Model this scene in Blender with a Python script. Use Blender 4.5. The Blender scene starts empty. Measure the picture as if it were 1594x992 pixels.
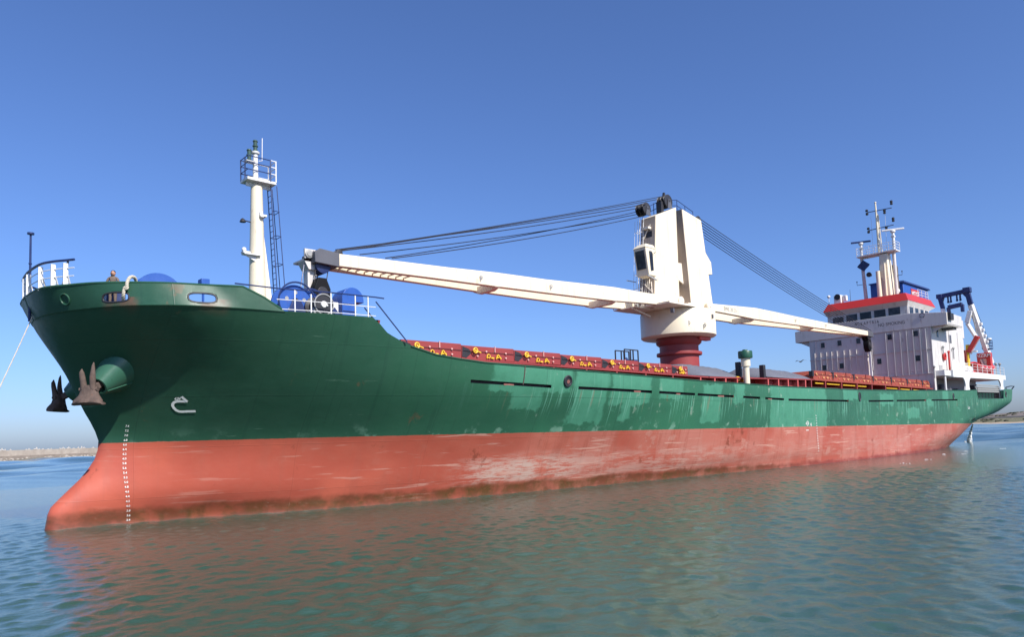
import bpy, bmesh, math, random
import numpy as np
from mathutils import Vector

random.seed(11)
RNG = np.random.default_rng(11)
scene = bpy.context.scene
COL = scene.collection
PI = math.pi
R = math.radians

# ---------------------------------------------------------------- camera model
# world frame: x = metres aft of the bow tip at the waterline, y = starboard, z = up from the water
CP = np.array([-6.0327, -35.1190, 3.1843]); YAW, PITCH, ROLL = 0.82585, 0.074964, 0.034448
FOC, CX, CY = 1123.18, 797.0, 595.1
def _basis():
    cy, sy, cp, sp = math.cos(YAW), math.sin(YAW), math.cos(PITCH), math.sin(PITCH)
    fw = np.array([cy * cp, sy * cp, sp]); rt = np.array([sy, -cy, 0.0]); up = np.cross(rt, fw)
    c, n = math.cos(ROLL), math.sin(ROLL)
    return fw, c * rt - n * up, n * rt + c * up
FW, RT, UP = _basis()
def at(px, py, x=None, y=None, z=None):
    """the point of the plane x=, y= or z= that the photograph shows at this spot"""
    r = FW + RT * (px - CX) / FOC - UP * (py - CY) / FOC
    k, v = (0, x) if x is not None else (1, y) if y is not None else (2, z)
    return CP + (v - CP[k]) / r[k] * r
def proj(P):
    d = np.asarray(P, float) - CP
    zz = d @ FW
    return np.stack([CX + FOC * (d @ RT) / zz, CY - FOC * (d @ UP) / zz], -1)

# ---------------------------------------------------------------- materials
def nodes_of(m):
    m.use_nodes = True
    nt = m.node_tree; nt.nodes.clear()
    out = nt.nodes.new('ShaderNodeOutputMaterial'); bs = nt.nodes.new('ShaderNodeBsdfPrincipled')
    nt.links.new(bs.outputs[0], out.inputs[0])
    return nt, bs
class G:
    """small node-graph helper"""
    def __init__(s, nt): s.nt = nt
    def node(s, t, **kw):
        n = s.nt.nodes.new(t)
        for k, v in kw.items(): setattr(n, k, v)
        return n
    def put(s, sock, v):
        if v is None: return
        if hasattr(v, 'is_output'): s.nt.links.new(v, sock)
        else: sock.default_value = v
    def coord(s, scale=(1, 1, 1), loc=(0, 0, 0)):
        c = s.node('ShaderNodeTexCoord'); m = s.node('ShaderNodeMapping')
        s.nt.links.new(c.outputs['Object'], m.inputs[0]); m.inputs['Scale'].default_value = scale; m.inputs['Location'].default_value = loc
        return m.outputs[0]
    def noise(s, scale, vec=None, detail=4, rough=.55, dist=0.0):
        n = s.node('ShaderNodeTexNoise'); s.put(n.inputs['Vector'], vec)
        n.inputs['Scale'].default_value = scale; n.inputs['Detail'].default_value = detail
        n.inputs['Roughness'].default_value = rough; n.inputs['Distortion'].default_value = dist
        return n.outputs['Fac']
    def math(s, op, a, b=None, c=None, clamp=False):
        n = s.node('ShaderNodeMath', operation=op); n.use_clamp = clamp
        s.put(n.inputs[0], a); s.put(n.inputs[1], b); s.put(n.inputs[2], c)
        return n.outputs[0]
    def step(s, v, lo, hi, to0=0.0, to1=1.0):
        n = s.node('ShaderNodeMapRange'); n.interpolation_type = 'SMOOTHSTEP'
        s.put(n.inputs['Value'], v); s.put(n.inputs['From Min'], lo); s.put(n.inputs['From Max'], hi)
        n.inputs['To Min'].default_value = to0; n.inputs['To Max'].default_value = to1
        return n.outputs['Result']
    def mix(s, f, a, b, mode='MIX'):
        n = s.node('ShaderNodeMix', data_type='RGBA', blend_type=mode)
        s.put(n.inputs['Factor'], f)
        for sock, v in ((n.inputs[6], a), (n.inputs[7], b)):
            s.put(sock, v if hasattr(v, 'is_output') else (*v[:3], 1))
        return n.outputs[2]
    def bump(s, h, strength=.3, dist=.05, normal=None):
        n = s.node('ShaderNodeBump'); n.inputs['Strength'].default_value = strength; n.inputs['Distance'].default_value = dist
        s.put(n.inputs['Height'], h); s.put(n.inputs['Normal'], normal)
        return n.outputs[0]
    def xyz(s):
        c = s.node('ShaderNodeTexCoord'); x = s.node('ShaderNodeSeparateXYZ'); s.nt.links.new(c.outputs['Object'], x.inputs[0])
        return x.outputs

MATS = {}
def paint(name, rgb, rough=.5, var=.12, rust=0.0, scale=1.5, metal=0.0, grime=.25, bump=.15, spec=.4):
    """weathered paint: uneven tone, streaks running down, a little rust"""
    if name in MATS: return MATS[name]
    m = bpy.data.materials.new(name); nt, bs = nodes_of(m); g = G(nt)
    n1 = g.noise(scale, g.coord(), 5)
    n2 = g.noise(scale * 1.4, g.coord((2.2, 2.2, .25)), 4, .6)
    k = g.math('ADD', g.math('MULTIPLY', g.math('SUBTRACT', n1, .5), var * 2.2), 1.0)
    comb = g.node('ShaderNodeCombineColor')
    for i in range(3): nt.links.new(k, comb.inputs[i])
    c = g.mix(1.0, rgb, comb.outputs[0], 'MULTIPLY')
    gr = g.math('MULTIPLY', g.step(n2, .52, .78), grime)
    c = g.mix(gr, c, (rgb[0] * .45 + .02, rgb[1] * .42 + .015, rgb[2] * .38 + .01))
    if rust > 0:
        n3 = g.noise(scale * 2.6, g.coord((1.6, 1.6, .5), (3, 1, 7)), 6, .65)
        c = g.mix(g.math('MULTIPLY', g.step(n3, .60, .70), rust), c, (.16, .055, .025))
    g.put(bs.inputs['Base Color'], c)
    g.put(bs.inputs['Roughness'], g.step(n1, .2, .8, rough - .08, rough + .12))
    bs.inputs['Metallic'].default_value = metal
    bs.inputs['Specular IOR Level'].default_value = spec
    if bump: g.put(bs.inputs['Normal'], g.bump(n1, bump, .02))
    MATS[name] = m
    return m

def glass_mat():
    m = bpy.data.materials.new('window_glass'); nt, bs = nodes_of(m); g = G(nt)
    n = g.noise(.9, g.coord(), 2)
    g.put(bs.inputs['Base Color'], g.mix(g.step(n, .4, .65), (.012, .014, .02), (.05, .052, .06)))
    bs.inputs['Roughness'].default_value = .12; bs.inputs['Specular IOR Level'].default_value = .35
    return m

def hull_mat():
    m = bpy.data.materials.new('hull_paint'); nt, bs = nodes_of(m); g = G(nt)
    X, Y, Z = g.xyz()
    zb = g.math('SUBTRACT', 3.50, g.math('MULTIPLY', X, .0071))              # painted waterline
    big = g.noise(.16, g.coord((1, 1, 1.2)), 3)
    fine = g.noise(1.1, g.coord(), 6, .6)
    drip = g.noise(1.0, g.coord((1.5, .1, .22)), 5, .62)
    drip2 = g.noise(1.0, g.coord((3.6, .1, .30), (9, 0, 2)), 4, .6)
    scuff = g.noise(1.0, g.coord((.28, .1, 5.0), (4, 0, 0)), 5, .6)
    # ---- green topsides
    hair = g.noise(1.0, g.coord((7.0, .1, .16), (2, 0, 5)), 3, .6)
    blot = g.noise(.85, g.coord((.8, .1, 1.0), (6, 0, 1)), 6, .68)
    ragged = g.math('MULTIPLY', g.math('SUBTRACT', fine, .5), 1.1)
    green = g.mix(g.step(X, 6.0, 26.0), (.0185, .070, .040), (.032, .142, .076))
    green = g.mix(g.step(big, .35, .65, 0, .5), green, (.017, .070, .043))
    aft = g.step(X, 13.0, 27.0)
    pale = (.058, .218, .134)
    # repainted blocks with rolled, ragged edges
    Xe = g.math('ADD', X, ragged); Ze = g.math('ADD', Z, ragged)
    def block(x0, x1, z0, z1):
        q = g.math('MULTIPLY', g.step(Xe, x0 - .15, x0 + .15), g.step(Xe, x1 - .15, x1 + .15, 1, 0))
        return g.math('MULTIPLY', q, g.math('MULTIPLY', g.step(Ze, z0 - .06, z0 + .06), g.step(Ze, z1 - .06, z1 + .06, 1, 0)))
    fresh = block(45.2, 54.6, 2.0, 8.0)
    for r in ((18.0, 23.6, 5.55, 8.0), (19.6, 21.6, 4.55, 8), (23.9, 26.6, 3.75, 8.0), (26.9, 30.5, 4.9, 8.0), (28.0, 29.0, 3.95, 8), (31.6, 34.0, 5.2, 8.0), (36.2, 38.4, 3.6, 6.2), (40.0, 41.4, 5.0, 6.6), (58.0, 61.0, 5.4, 8), (66.0, 69.5, 4.9, 6.0), (73.2, 76.5, 3.6, 4.7), (79.0, 81.0, 4.8, 5.6), (84.0, 86.0, 5.6, 8)):
        fresh = g.math('MAXIMUM', fresh, block(*r))
    fresh = g.math('MAXIMUM', fresh, g.math('MULTIPLY', g.step(blot, .62, .64), g.step(X, 20, 34, 0, .75)))
    green = g.mix(g.math('MULTIPLY', fresh, g.step(fine, .25, .55, .7, 1.0)), green, pale)
    # runs that start at the freeing slots and die out downwards
    xs = g.math('SUBTRACT', X, 56.0); zs = g.math('ADD', g.math('MULTIPLY', g.math('MULTIPLY', xs, xs), .00040), 5.30)
    depth = g.math('SUBTRACT', zs, Z); length = g.math('MULTIPLY', g.noise(1.0, g.coord((1.9, .1, .0), (1, 0, 0)), 3, .6), 3.6)
    fade = g.math('MULTIPLY', g.step(g.math('DIVIDE', depth, length), .35, 1.0, 1, 0), g.step(depth, -.1, .05))
    runs = g.math('MULTIPLY', g.math('MULTIPLY', g.step(hair, .57, .63), fade), aft)
    green = g.mix(g.math('MULTIPLY', runs, .75), green, (.13, .33, .235))
    rrun = g.math('MULTIPLY', g.math('MULTIPLY', g.step(drip2, .63, .69), fade), aft)
    green = g.mix(g.math('MULTIPLY', rrun, .6), green, (.17, .17, .11))
    topr = g.math('MULTIPLY', g.step(hair, .60, .66), g.math('MULTIPLY', g.step(Z, 5.5, 6.2), aft))
    green = g.mix(g.math('MULTIPLY', topr, .4), green, (.11, .29, .20))
    worn = g.math('MULTIPLY', g.math('MULTIPLY', g.step(fine, .60, .66), g.step(drip, .52, .60)), aft)
    green = g.mix(g.math('MULTIPLY', worn, .55), green, (.27, .34, .27))
    low = g.step(g.math('SUBTRACT', Z, zb), .10, .75, 1, 0)                 # pale scuffing just above the line
    green = g.mix(g.math('MULTIPLY', g.math('MULTIPLY', low, g.step(fine, .55, .66)), g.step(X, 8, 16, .15, .55)), green, (.19, .35, .26))
    rustn = g.noise(.55, g.coord((1, .1, .8), (7, 0, 3)), 6, .7)
    green = g.mix(g.math('MULTIPLY', g.step(rustn, .66, .72), .6), green, (.13, .075, .04))
    hline = g.math('MULTIPLY', g.step(scuff, .68, .71), .4); green = g.mix(hline, green, (.16, .27, .20))
    seam = g.math('ABSOLUTE', g.math('SUBTRACT', g.math('FRACT', g.math('DIVIDE', X, 6.2)), .5))
    zz_ = g.math('ADD', Z, g.math('MULTIPLY', X, .006)); hs_ = g.math('ABSOLUTE', g.math('SUBTRACT', g.math('FRACT', g.math('DIVIDE', zz_, 2.15)), .5))
    weld = g.math('MAXIMUM', g.step(seam, .0, .005, 1, 0), g.step(hs_, .0, .012, 1, 0))
    green = g.mix(g.math('MULTIPLY', weld, .45), green, (.011, .045, .028))
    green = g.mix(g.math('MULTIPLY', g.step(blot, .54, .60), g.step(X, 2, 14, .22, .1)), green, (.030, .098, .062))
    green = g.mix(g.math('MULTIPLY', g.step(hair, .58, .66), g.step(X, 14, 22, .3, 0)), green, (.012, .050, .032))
    for xc, zc, w_ in ((1.55, 8.98, .55), (4.35, 8.98, .75)):                  # rust below the mooring ports
        q = g.math('MULTIPLY', g.step(g.math('ABSOLUTE', g.math('SUBTRACT', X, xc)), w_ * .6, w_ * 1.1, 1, 0), g.math('MULTIPLY', g.step(Z, zc - .75, zc - .1), g.step(Z, zc, zc + .05, 1, 0)))
        green = g.mix(g.math('MULTIPLY', q, g.step(fine, .40, .60, .2, .85)), green, (.115, .062, .040))
    # ---- red boot
    red = g.mix(g.step(X, 8.0, 32.0), (.47, .105, .062), (.42, .135, .098))
    red = g.mix(g.step(big, .38, .62, 0, .85), red, (.35, .068, .042))
    red = g.mix(g.math('MULTIPLY', g.step(blot, .50, .60), .35), red, (.37, .088, .055))
    panel = g.noise(.22, g.coord((1.4, .05, .35), (1, 0, 5)), 2, .3)
    red = g.mix(g.math('MULTIPLY', g.step(panel, .50, .53), g.step(X, 18, 30, 0, .5)), red, (.42, .160, .122))
    red = g.mix(g.math('MULTIPLY', g.step(drip, .54, .66), g.step(X, 10, 26, .25, .6)), red, (.32, .082, .054))
    red = g.mix(g.math('MULTIPLY', g.step(hair, .58, .66), g.step(X, 10, 26, .12, .4)), red, (.30, .085, .055))
    scr = g.noise(1.0, g.coord((.55, .1, 3.6), (3, 0, 8)), 9, .78)
    bare = g.math('MULTIPLY', g.step(scr, .42, .58), g.math('MULTIPLY', g.step(Z, .5, .85), g.step(Z, 1.5, 2.5, 1, 0)))
    where = g.math('MULTIPLY', g.step(X, 16.5, 19.5), g.math('MULTIPLY', g.step(X, 23.5, 27.0, 1, .5), g.step(X, 36.0, 44.0, 1, .4)))
    red = g.mix(g.math('MULTIPLY', g.math('MULTIPLY', bare, where), .80), red, (.48, .37, .31))
    spots = g.math('MULTIPLY', g.step(blot, .60, .66), g.step(X, 22, 34, .06, .45)); red = g.mix(spots, red, (.45, .24, .19))
    lines = g.math('MULTIPLY', g.step(scuff, .60, .67), g.step(X, 5, 20, .28, .75))
    red = g.mix(lines, red, (.50, .27, .21))
    red = g.mix(g.math('MULTIPLY', g.step(rustn, .61, .69), .75), red, (.18, .042, .022))
    red = g.mix(g.math('MULTIPLY', weld, .22), red, (.20, .05, .03))
    # weed and slime band at the water
    wn = g.noise(1.0, g.coord((.45, .1, .6), (3, 0, 3)), 5, .62)
    weed_h = g.math('ADD', g.step(X, 28, 56, .60, .24), g.math('MULTIPLY', g.math('SUBTRACT', wn, .5), .7))
    wet = g.step(g.math('SUBTRACT', Z, g.math('ADD', weed_h, g.math('MULTIPLY', g.math('SUBTRACT', fine, .5), .35))), -.20, .15, 1, 0)
    slime = g.mix(g.step(fine, .36, .62), (.062, .040, .012), (.105, .036, .016))
    slime = g.mix(g.step(blot, .50, .64, 0, .5), slime, (.19, .045, .024))
    slime = g.mix(g.step(X, 38, 60), slime, (.22, .036, .024))
    red = g.mix(g.math('MULTIPLY', wet, g.step(blot, .34, .56, .55, .95)), red, slime)
    edge = g.math('ADD', g.math('SUBTRACT', Z, zb), g.math('MULTIPLY', g.math('SUBTRACT', drip2, .5), .06))
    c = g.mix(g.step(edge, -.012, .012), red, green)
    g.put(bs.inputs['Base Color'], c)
    g.put(bs.inputs['Roughness'], g.math('ADD', g.step(fine, .2, .8, .36, .55), g.math('MULTIPLY', wet, -.12)))
    bs.inputs['Specular IOR Level'].default_value = .42
    plate = g.noise(.6, g.coord((1, .6, 1.3)), 3, .5)
    fr_ = g.math('ABSOLUTE', g.math('SINE', g.math('MULTIPLY', X, PI / .75)))          # plating drawn in between the frames
    h_ = g.math('ADD', plate, g.math('ADD', g.math('MULTIPLY', fr_, .07), g.math('MULTIPLY', weld, .10)))
    b = g.bump(h_, .30, .10)
    g.put(bs.inputs['Normal'], g.bump(fine, .14, .015, b))
    return m

def water_mat():
    m = bpy.data.materials.new('sea_water'); nt, bs = nodes_of(m); g = G(nt)
    n = g.noise(.02, g.coord(), 3)
    g.put(bs.inputs['Base Color'], g.mix(g.step(n, .35, .65), (.028, .066, .047), (.036, .078, .058)))
    bs.inputs['Roughness'].default_value = .09; bs.inputs['IOR'].default_value = 1.333
    bs.inputs['Specular IOR Level'].default_value = .45
    r1 = g.noise(4.2, g.coord((1.0, 1.3, 1)), 5, .68)
    r2 = g.noise(9.0, g.coord((1.0, 1.3, 1), (5, 2, 0)), 3, .5)
    b = g.bump(r1, .45, .035)
    g.put(bs.inputs['Normal'], g.bump(r2, .30, .010, b))
    return m

def rock_mat(name, a, b, scale=1.0, bump=.6):
    m = bpy.data.materials.new(name); nt, bs = nodes_of(m); g = G(nt)
    n = g.noise(scale, g.coord(), 7, .65); n2 = g.noise(scale * .2, g.coord(), 3)
    c = g.mix(g.step(n, .35, .65), a, b)
    c = g.mix(g.step(n2, .4, .7, 0, .35), c, tuple(v * .6 for v in a))
    g.put(bs.inputs['Base Color'], c); bs.inputs['Roughness'].default_value = .9
    g.put(bs.inputs['Normal'], g.bump(n, bump, .15))
    return m

M_HULL = hull_mat(); M_WATER = water_mat(); M_GLASS = glass_mat()
M_CREAM = paint('cream_crane_paint', (.71, .63, .475), .45, .07, .25, .8, grime=.35)
M_CREAMD = paint('stained_cream_paint', (.74, .66, .55), .5, .12, .35, 1.0, grime=.45)
M_WHITE = paint('white_house_paint', (.56, .53, .505), .45, .07, .32, .7, grime=.5)
M_RAIL = paint('white_rail_paint', (.66, .65, .64), .4, .06, .12, 3)
M_RED = paint('deck_red_paint', (.245, .038, .036), .5, .16, .18, .8, grime=.35)
M_REDO = paint('orange_red_hatch_paint', (.27, .054, .032), .5, .25, .5, 1.8, grime=.35)
M_REDL = paint('light_red_paint', (.52, .10, .09), .5, .12, .2, 1.5)
M_ROOF = paint('signal_red_paint', (.44, .030, .026), .4, .06, .05, .6, grime=.12)
M_BOAT = paint('boat_red_rubber', (.50, .03, .03), .45, .08, 0, 2)
M_BLUE = paint('machine_blue_paint', (.022, .085, .34), .4, .12, .15, 2)
M_BLUED = paint('dark_blue_paint', (.018, .032, .11), .4, .12, .12, 2)
M_YEL = paint('yellow_paint', (.74, .46, .035), .45, .1, .25, 3)
M_DARK = paint('dark_grease_steel', (.030, .030, .036), .5, .2, .25, 3, metal=.2)
M_BLACK = paint('black_block_paint', (.007, .007, .009), .6, .1, 0, 3, grime=0, spec=.15)
M_GREYD = paint('dark_grey_paint', (.085, .088, .105), .55, .15, .2, 1.5)
M_GREY = paint('grey_paint', (.30, .30, .30), .5, .1, .2, 1.5)
M_GREEN = paint('green_deck_paint', (.0195, .078, .044), .45, .18, .15, 1.2)
M_GREENV = paint('green_cowl_paint', (.015, .075, .046), .42, .1, .15, 2)
M_BROWN = paint('rusted_anchor_steel', (.100, .070, .058), .9, .8, .7, 4, grime=.6, bump=1.0)
M_ROPE = paint('pale_rope', (.50, .45, .36), .85, .3, 0, 9, bump=.6)
M_WIRE = paint('wire_rope', (.035, .033, .038), .5, .1, 0, 4, metal=.4)
M_TARP = paint('grey_tarpaulin', (.115, .120, .145), .62, .14, 0, .7, grime=.3, bump=.5)
M_MARK = paint('white_marking_paint', (.74, .74, .70), .5, .10, .05, 5)
M_TEXT = paint('dark_lettering_paint', (.035, .03, .05), .55, .1, 0, 5)
M_SKIN = paint('skin', (.42, .22, .15), .55, .06, 0, 6, grime=0)
M_HAIR = paint('dark_hair', (.022, .016, .013), .6, .1, 0, 20)
M_CLOTH = paint('patterned_brown_cloth', (.14, .105, .085), .85, .55, 0, 9, grime=.5)
M_TROUS = paint('dark_trousers', (.03, .035, .05), .85, .2, 0, 5)
M_LAMP = paint('lamp_glass', (.05, .09, .075), .2, .1, 0, 4)

# ---------------------------------------------------------------- mesh builder
ORG = {}
def org(o): return ORG[o.name] if o is not None else Vector((0, 0, 0))
class MB:
    def __init__(s): s.v = []; s.f = []
    def add(s, vs, fs):
        k = len(s.v); s.v.extend([tuple(map(float, p)) for p in vs]); s.f.extend([tuple(i + k for i in f) for f in fs]); return s
    def hexa(s, p):
        return s.add(p, [(0, 3, 2, 1), (4, 5, 6, 7), (0, 1, 5, 4), (1, 2, 6, 5), (2, 3, 7, 6), (3, 0, 4, 7)])
    def box(s, x0, x1, y0, y1, z0, z1):
        return s.hexa([(x0, y0, z0), (x1, y0, z0), (x1, y1, z0), (x0, y1, z0), (x0, y0, z1), (x1, y0, z1), (x1, y1, z1), (x0, y1, z1)])
    def cbox(s, c, d):
        return s.box(c[0] - d[0] / 2, c[0] + d[0] / 2, c[1] - d[1] / 2, c[1] + d[1] / 2, c[2] - d[2] / 2, c[2] + d[2] / 2)
    def prism(s, pts, vec):
        n = len(pts); a = [Vector(p) for p in pts]; b = [p + Vector(vec) for p in a]
        return s.add(a + b, [tuple(range(n))[::-1], tuple(range(n, 2 * n))] + [(i, (i + 1) % n, n + (i + 1) % n, n + i) for i in range(n)])
    def bar(s, a, b, w, h=None, up=(0, 0, 1)):
        """rectangular bar between two points"""
        a, b = Vector(a), Vector(b); d = (b - a).normalized(); u = Vector(up)
        if abs(d.dot(u)) > .98: u = Vector((1, 0, 0))
        sx = d.cross(u).normalized(); uu = sx.cross(d); h = h or w
        q = [sx * (-w / 2) + uu * (-h / 2), sx * (w / 2) + uu * (-h / 2), sx * (w / 2) + uu * (h / 2), sx * (-w / 2) + uu * (h / 2)]
        return s.hexa([a + k for k in q] + [b + k for k in q])
    def tube(s, a, b, r, r2=None, n=10):
        a, b = Vector(a), Vector(b); d = (b - a).normalized(); r2 = r if r2 is None else r2
        u = d.orthogonal().normalized(); w = d.cross(u)
        vs = []
        for c, rr in ((a, r), (b, r2)):
            vs += [c + (u * math.cos(2 * PI * i / n) + w * math.sin(2 * PI * i / n)) * rr for i in range(n)]
        return s.add(vs, [tuple(range(n))[::-1], tuple(range(n, 2 * n))] + [(i, (i + 1) % n, n + (i + 1) % n, n + i) for i in range(n)])
    def path(s, pts, r, n=6, closed=False):
        pts = [Vector(p) for p in pts]; m = len(pts); vs = []; prev = None
        for i, p in enumerate(pts):
            if closed: d = pts[(i + 1) % m] - pts[i - 1]
            else: d = pts[min(i + 1, m - 1)] - pts[max(i - 1, 0)]
            d.normalize()
            u = d.orthogonal().normalized() if prev is None else (prev - d * prev.dot(d)).normalized()
            prev = u; w = d.cross(u)
            vs += [p + (u * math.cos(2 * PI * k / n) + w * math.sin(2 * PI * k / n)) * r for k in range(n)]
        fs = []
        for i in range(m if closed else m - 1):
            j = (i + 1) % m
            fs += [(i * n + k, i * n + (k + 1) % n, j * n + (k + 1) % n, j * n + k) for k in range(n)]
        if not closed: fs += [tuple(range(n))[::-1], tuple(range((m - 1) * n, m * n))]
        return s.add(vs, fs)
    def lathe(s, c, prof, axis=(0, 0, 1), n=24):
        c = Vector(c); d = Vector(axis).normalized(); u = d.orthogonal().normalized(); w = d.cross(u); vs = []; m = len(prof)
        for r, h in prof:
            vs += [c + d * h + (u * math.cos(2 * PI * i / n) + w * math.sin(2 * PI * i / n)) * max(r, 1e-4) for i in range(n)]
        fs = [(k * n + i, k * n + (i + 1) % n, (k + 1) * n + (i + 1) % n, (k + 1) * n + i) for k in range(m - 1) for i in range(n)]
        fs += [tuple(range(n))[::-1], tuple(range((m - 1) * n, m * n))]
        return s.add(vs, fs)
    def ball(s, c, r, n=12, sq=(1, 1, 1)):
        c = Vector(c); k = n // 2; vs = []
        for i in range(k + 1):
            t = PI * i / k
            vs += [c + Vector((math.sin(t) * math.cos(2 * PI * j / n) * r * sq[0], math.sin(t) * math.sin(2 * PI * j / n) * r * sq[1], math.cos(t) * r * sq[2])) for j in range(n)]
        return s.add(vs, [(i * n + j, (i + 1) * n + j, (i + 1) * n + (j + 1) % n, i * n + (j + 1) % n) for i in range(k) for j in range(n)])
    def ring(s, c, axis, Rr, r, n=28, m=8):
        c = Vector(c); d = Vector(axis).normalized(); u = d.orthogonal().normalized(); w = d.cross(u)
        return s.path([c + (u * math.cos(2 * PI * i / n) + w * math.sin(2 * PI * i / n)) * Rr for i in range(n)], r, m, True)
    def loft(s, secs, n=12):
        """closed skin through oval sections: (centre, side vector, other vector)"""
        vs = []
        for c, a, b in secs:
            c, a, b = Vector(c), Vector(a), Vector(b); vs += [c + a * math.cos(2 * PI * i / n) + b * math.sin(2 * PI * i / n) for i in range(n)]
        m = len(secs)
        return s.add(vs, [(k * n + i, k * n + (i + 1) % n, (k + 1) * n + (i + 1) % n, (k + 1) * n + i) for k in range(m - 1) for i in range(n)] + [tuple(range(n))[::-1], tuple(range((m - 1) * n, m * n))])
    def build(s, name, mat, parent=None, loc=None, smooth=35, bevel=0.0, weld=False, normals=True):
        o0 = org(parent) if parent is not None else Vector(loc or (0, 0, 0))
        me = bpy.data.meshes.new(name); me.from_pydata([(p[0] - o0.x, p[1] - o0.y, p[2] - o0.z) for p in s.v], [], s.f)
        bm = bmesh.new(); bm.from_mesh(me)
        if weld: bmesh.ops.remove_doubles(bm, verts=bm.verts, dist=weld)
        if normals: bmesh.ops.recalc_face_normals(bm, faces=bm.faces)
        bm.to_mesh(me); bm.free(); me.update()
        if smooth:
            me.shade_smooth(); me.set_sharp_from_angle(angle=R(smooth))
        me.materials.append(mat)
        o = bpy.data.objects.new(name, me); COL.objects.link(o)
        if parent is not None: o.parent = parent
        else: o.location = o0
        ORG[o.name] = o0.copy()
        if bevel:
            b = o.modifiers.new('bevel', 'BEVEL'); b.width = bevel; b.segments = 2; b.limit_method = 'ANGLE'; b.angle_limit = R(50)
        return o
def tag(o, label=None, cat=None, group=None, kind=None):
    for k, v in (('label', label), ('category', cat), ('group', group), ('kind', kind)):
        if v: o[k] = v
    return o
def thing(name, label, cat, loc, group=None):
    o = bpy.data.objects.new(name, None); COL.objects.link(o); o.location = loc; o.empty_display_size = .3
    ORG[o.name] = Vector(loc)
    return tag(o, label, cat, group)
def copy_tree(o, loc, label=None):
    def cp(src, parent):
        c = src.copy(); COL.objects.link(c)
        if parent is not None: c.parent = parent
        for ch in src.children: cp(ch, c)
        return c
    c = cp(o, None); c.location = loc; ORG[c.name] = Vector(loc)
    if label: c['label'] = label
    return c

def text_geo(s, size, bold=0.0):
    cu = bpy.data.curves.new('lettering', 'FONT'); cu.body = s; cu.size = size; cu.offset = bold
    cu.align_x = 'CENTER'; cu.align_y = 'CENTER'; cu.resolution_u = 3
    o = bpy.data.objects.new('lettering', cu); COL.objects.link(o)
    dg = bpy.context.evaluated_depsgraph_get(); dg.update()
    me = o.evaluated_get(dg).to_mesh()
    vs = [tuple(v.co) for v in me.vertices]; fs = [tuple(p.vertices) for p in me.polygons]
    o.evaluated_get(dg).to_mesh_clear()
    bpy.data.objects.remove(o); bpy.data.curves.remove(cu)
    return vs, fs
def letters(mb, s, c, ex, ey, size, bold=0.0, squeeze=1.0):
    vs, fs = text_geo(s, size, bold); c, ex, ey = Vector(c), Vector(ex), Vector(ey)
    mb.add([c + ex * (v[0] * squeeze) + ey * v[1] for v in vs], fs)
    return mb
# ================================================================ THE SHIP: hull form
def pchip(xs, ys, x):
    xs = np.asarray(xs, float); ys = np.asarray(ys, float); x = np.clip(np.asarray(x, float), xs[0], xs[-1])
    h = np.diff(xs); d = np.diff(ys) / h; m = np.zeros(len(xs)); m[0], m[-1] = d[0], d[-1]
    for i in range(1, len(xs) - 1):
        if d[i - 1] * d[i] > 0:
            w1, w2 = 2 * h[i] + h[i - 1], h[i] + 2 * h[i - 1]
            m[i] = (w1 + w2) / (w1 / d[i - 1] + w2 / d[i])
    k = np.clip(np.searchsorted(xs, x, 'right') - 1, 0, len(xs) - 2)
    t = (x - xs[k]) / h[k]
    return ((1 + 2 * t) * (1 - t) ** 2) * ys[k] + t * (1 - t) ** 2 * h[k] * m[k] + t * t * (3 - 2 * t) * ys[k + 1] + t * t * (t - 1) * h[k] * m[k + 1]
def pchip_cols(xs, Y, x):
    """the same curve through a column of values per point"""
    xs = np.asarray(xs, float); h = np.diff(xs).reshape((-1,) + (1,) * x.ndim); d = np.diff(Y, axis=0) / h; m = np.zeros_like(Y); m[0], m[-1] = d[0], d[-1]
    for i in range(1, len(xs) - 1):
        w1, w2 = 2 * h[i] + h[i - 1], h[i] + 2 * h[i - 1]; a, b = d[i - 1], d[i]; ok = a * b > 0
        m[i] = np.where(ok, (w1 + w2) / (w1 / np.where(ok, a, 1) + w2 / np.where(ok, b, 1)), 0)
    x = np.clip(x, xs[0], xs[-1]); k = np.clip(np.searchsorted(xs, x, 'right') - 1, 0, len(xs) - 2)
    g = lambda M, j: np.take_along_axis(M, j[None], 0)[0]
    hh = np.diff(xs)[k]; t = (x - xs[k]) / hh
    return ((1 + 2 * t) * (1 - t) ** 2) * g(Y, k) + t * (1 - t) ** 2 * hh * g(m, k) + t * t * (3 - 2 * t) * g(Y, k + 1) + t * t * (t - 1) * hh * g(m, k + 1)
STEM = ((-3, -.3), (-1, -.4), (0, 0), (.74, .13), (1.41, .69), (2.16, 1.39), (3.1, 1.9), (3.51, 1.95), (4.01, 1.81), (4.9, 1.37), (6.26, .76), (8.65, -.45), (9.72, -.82))
TAIL = ((-3, 94), (0, 99.5), (1.5, 103), (2.9, 105.5), (4.0, 114), (4.75, 117), (5.8, 118.5), (8, 119.3))
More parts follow.
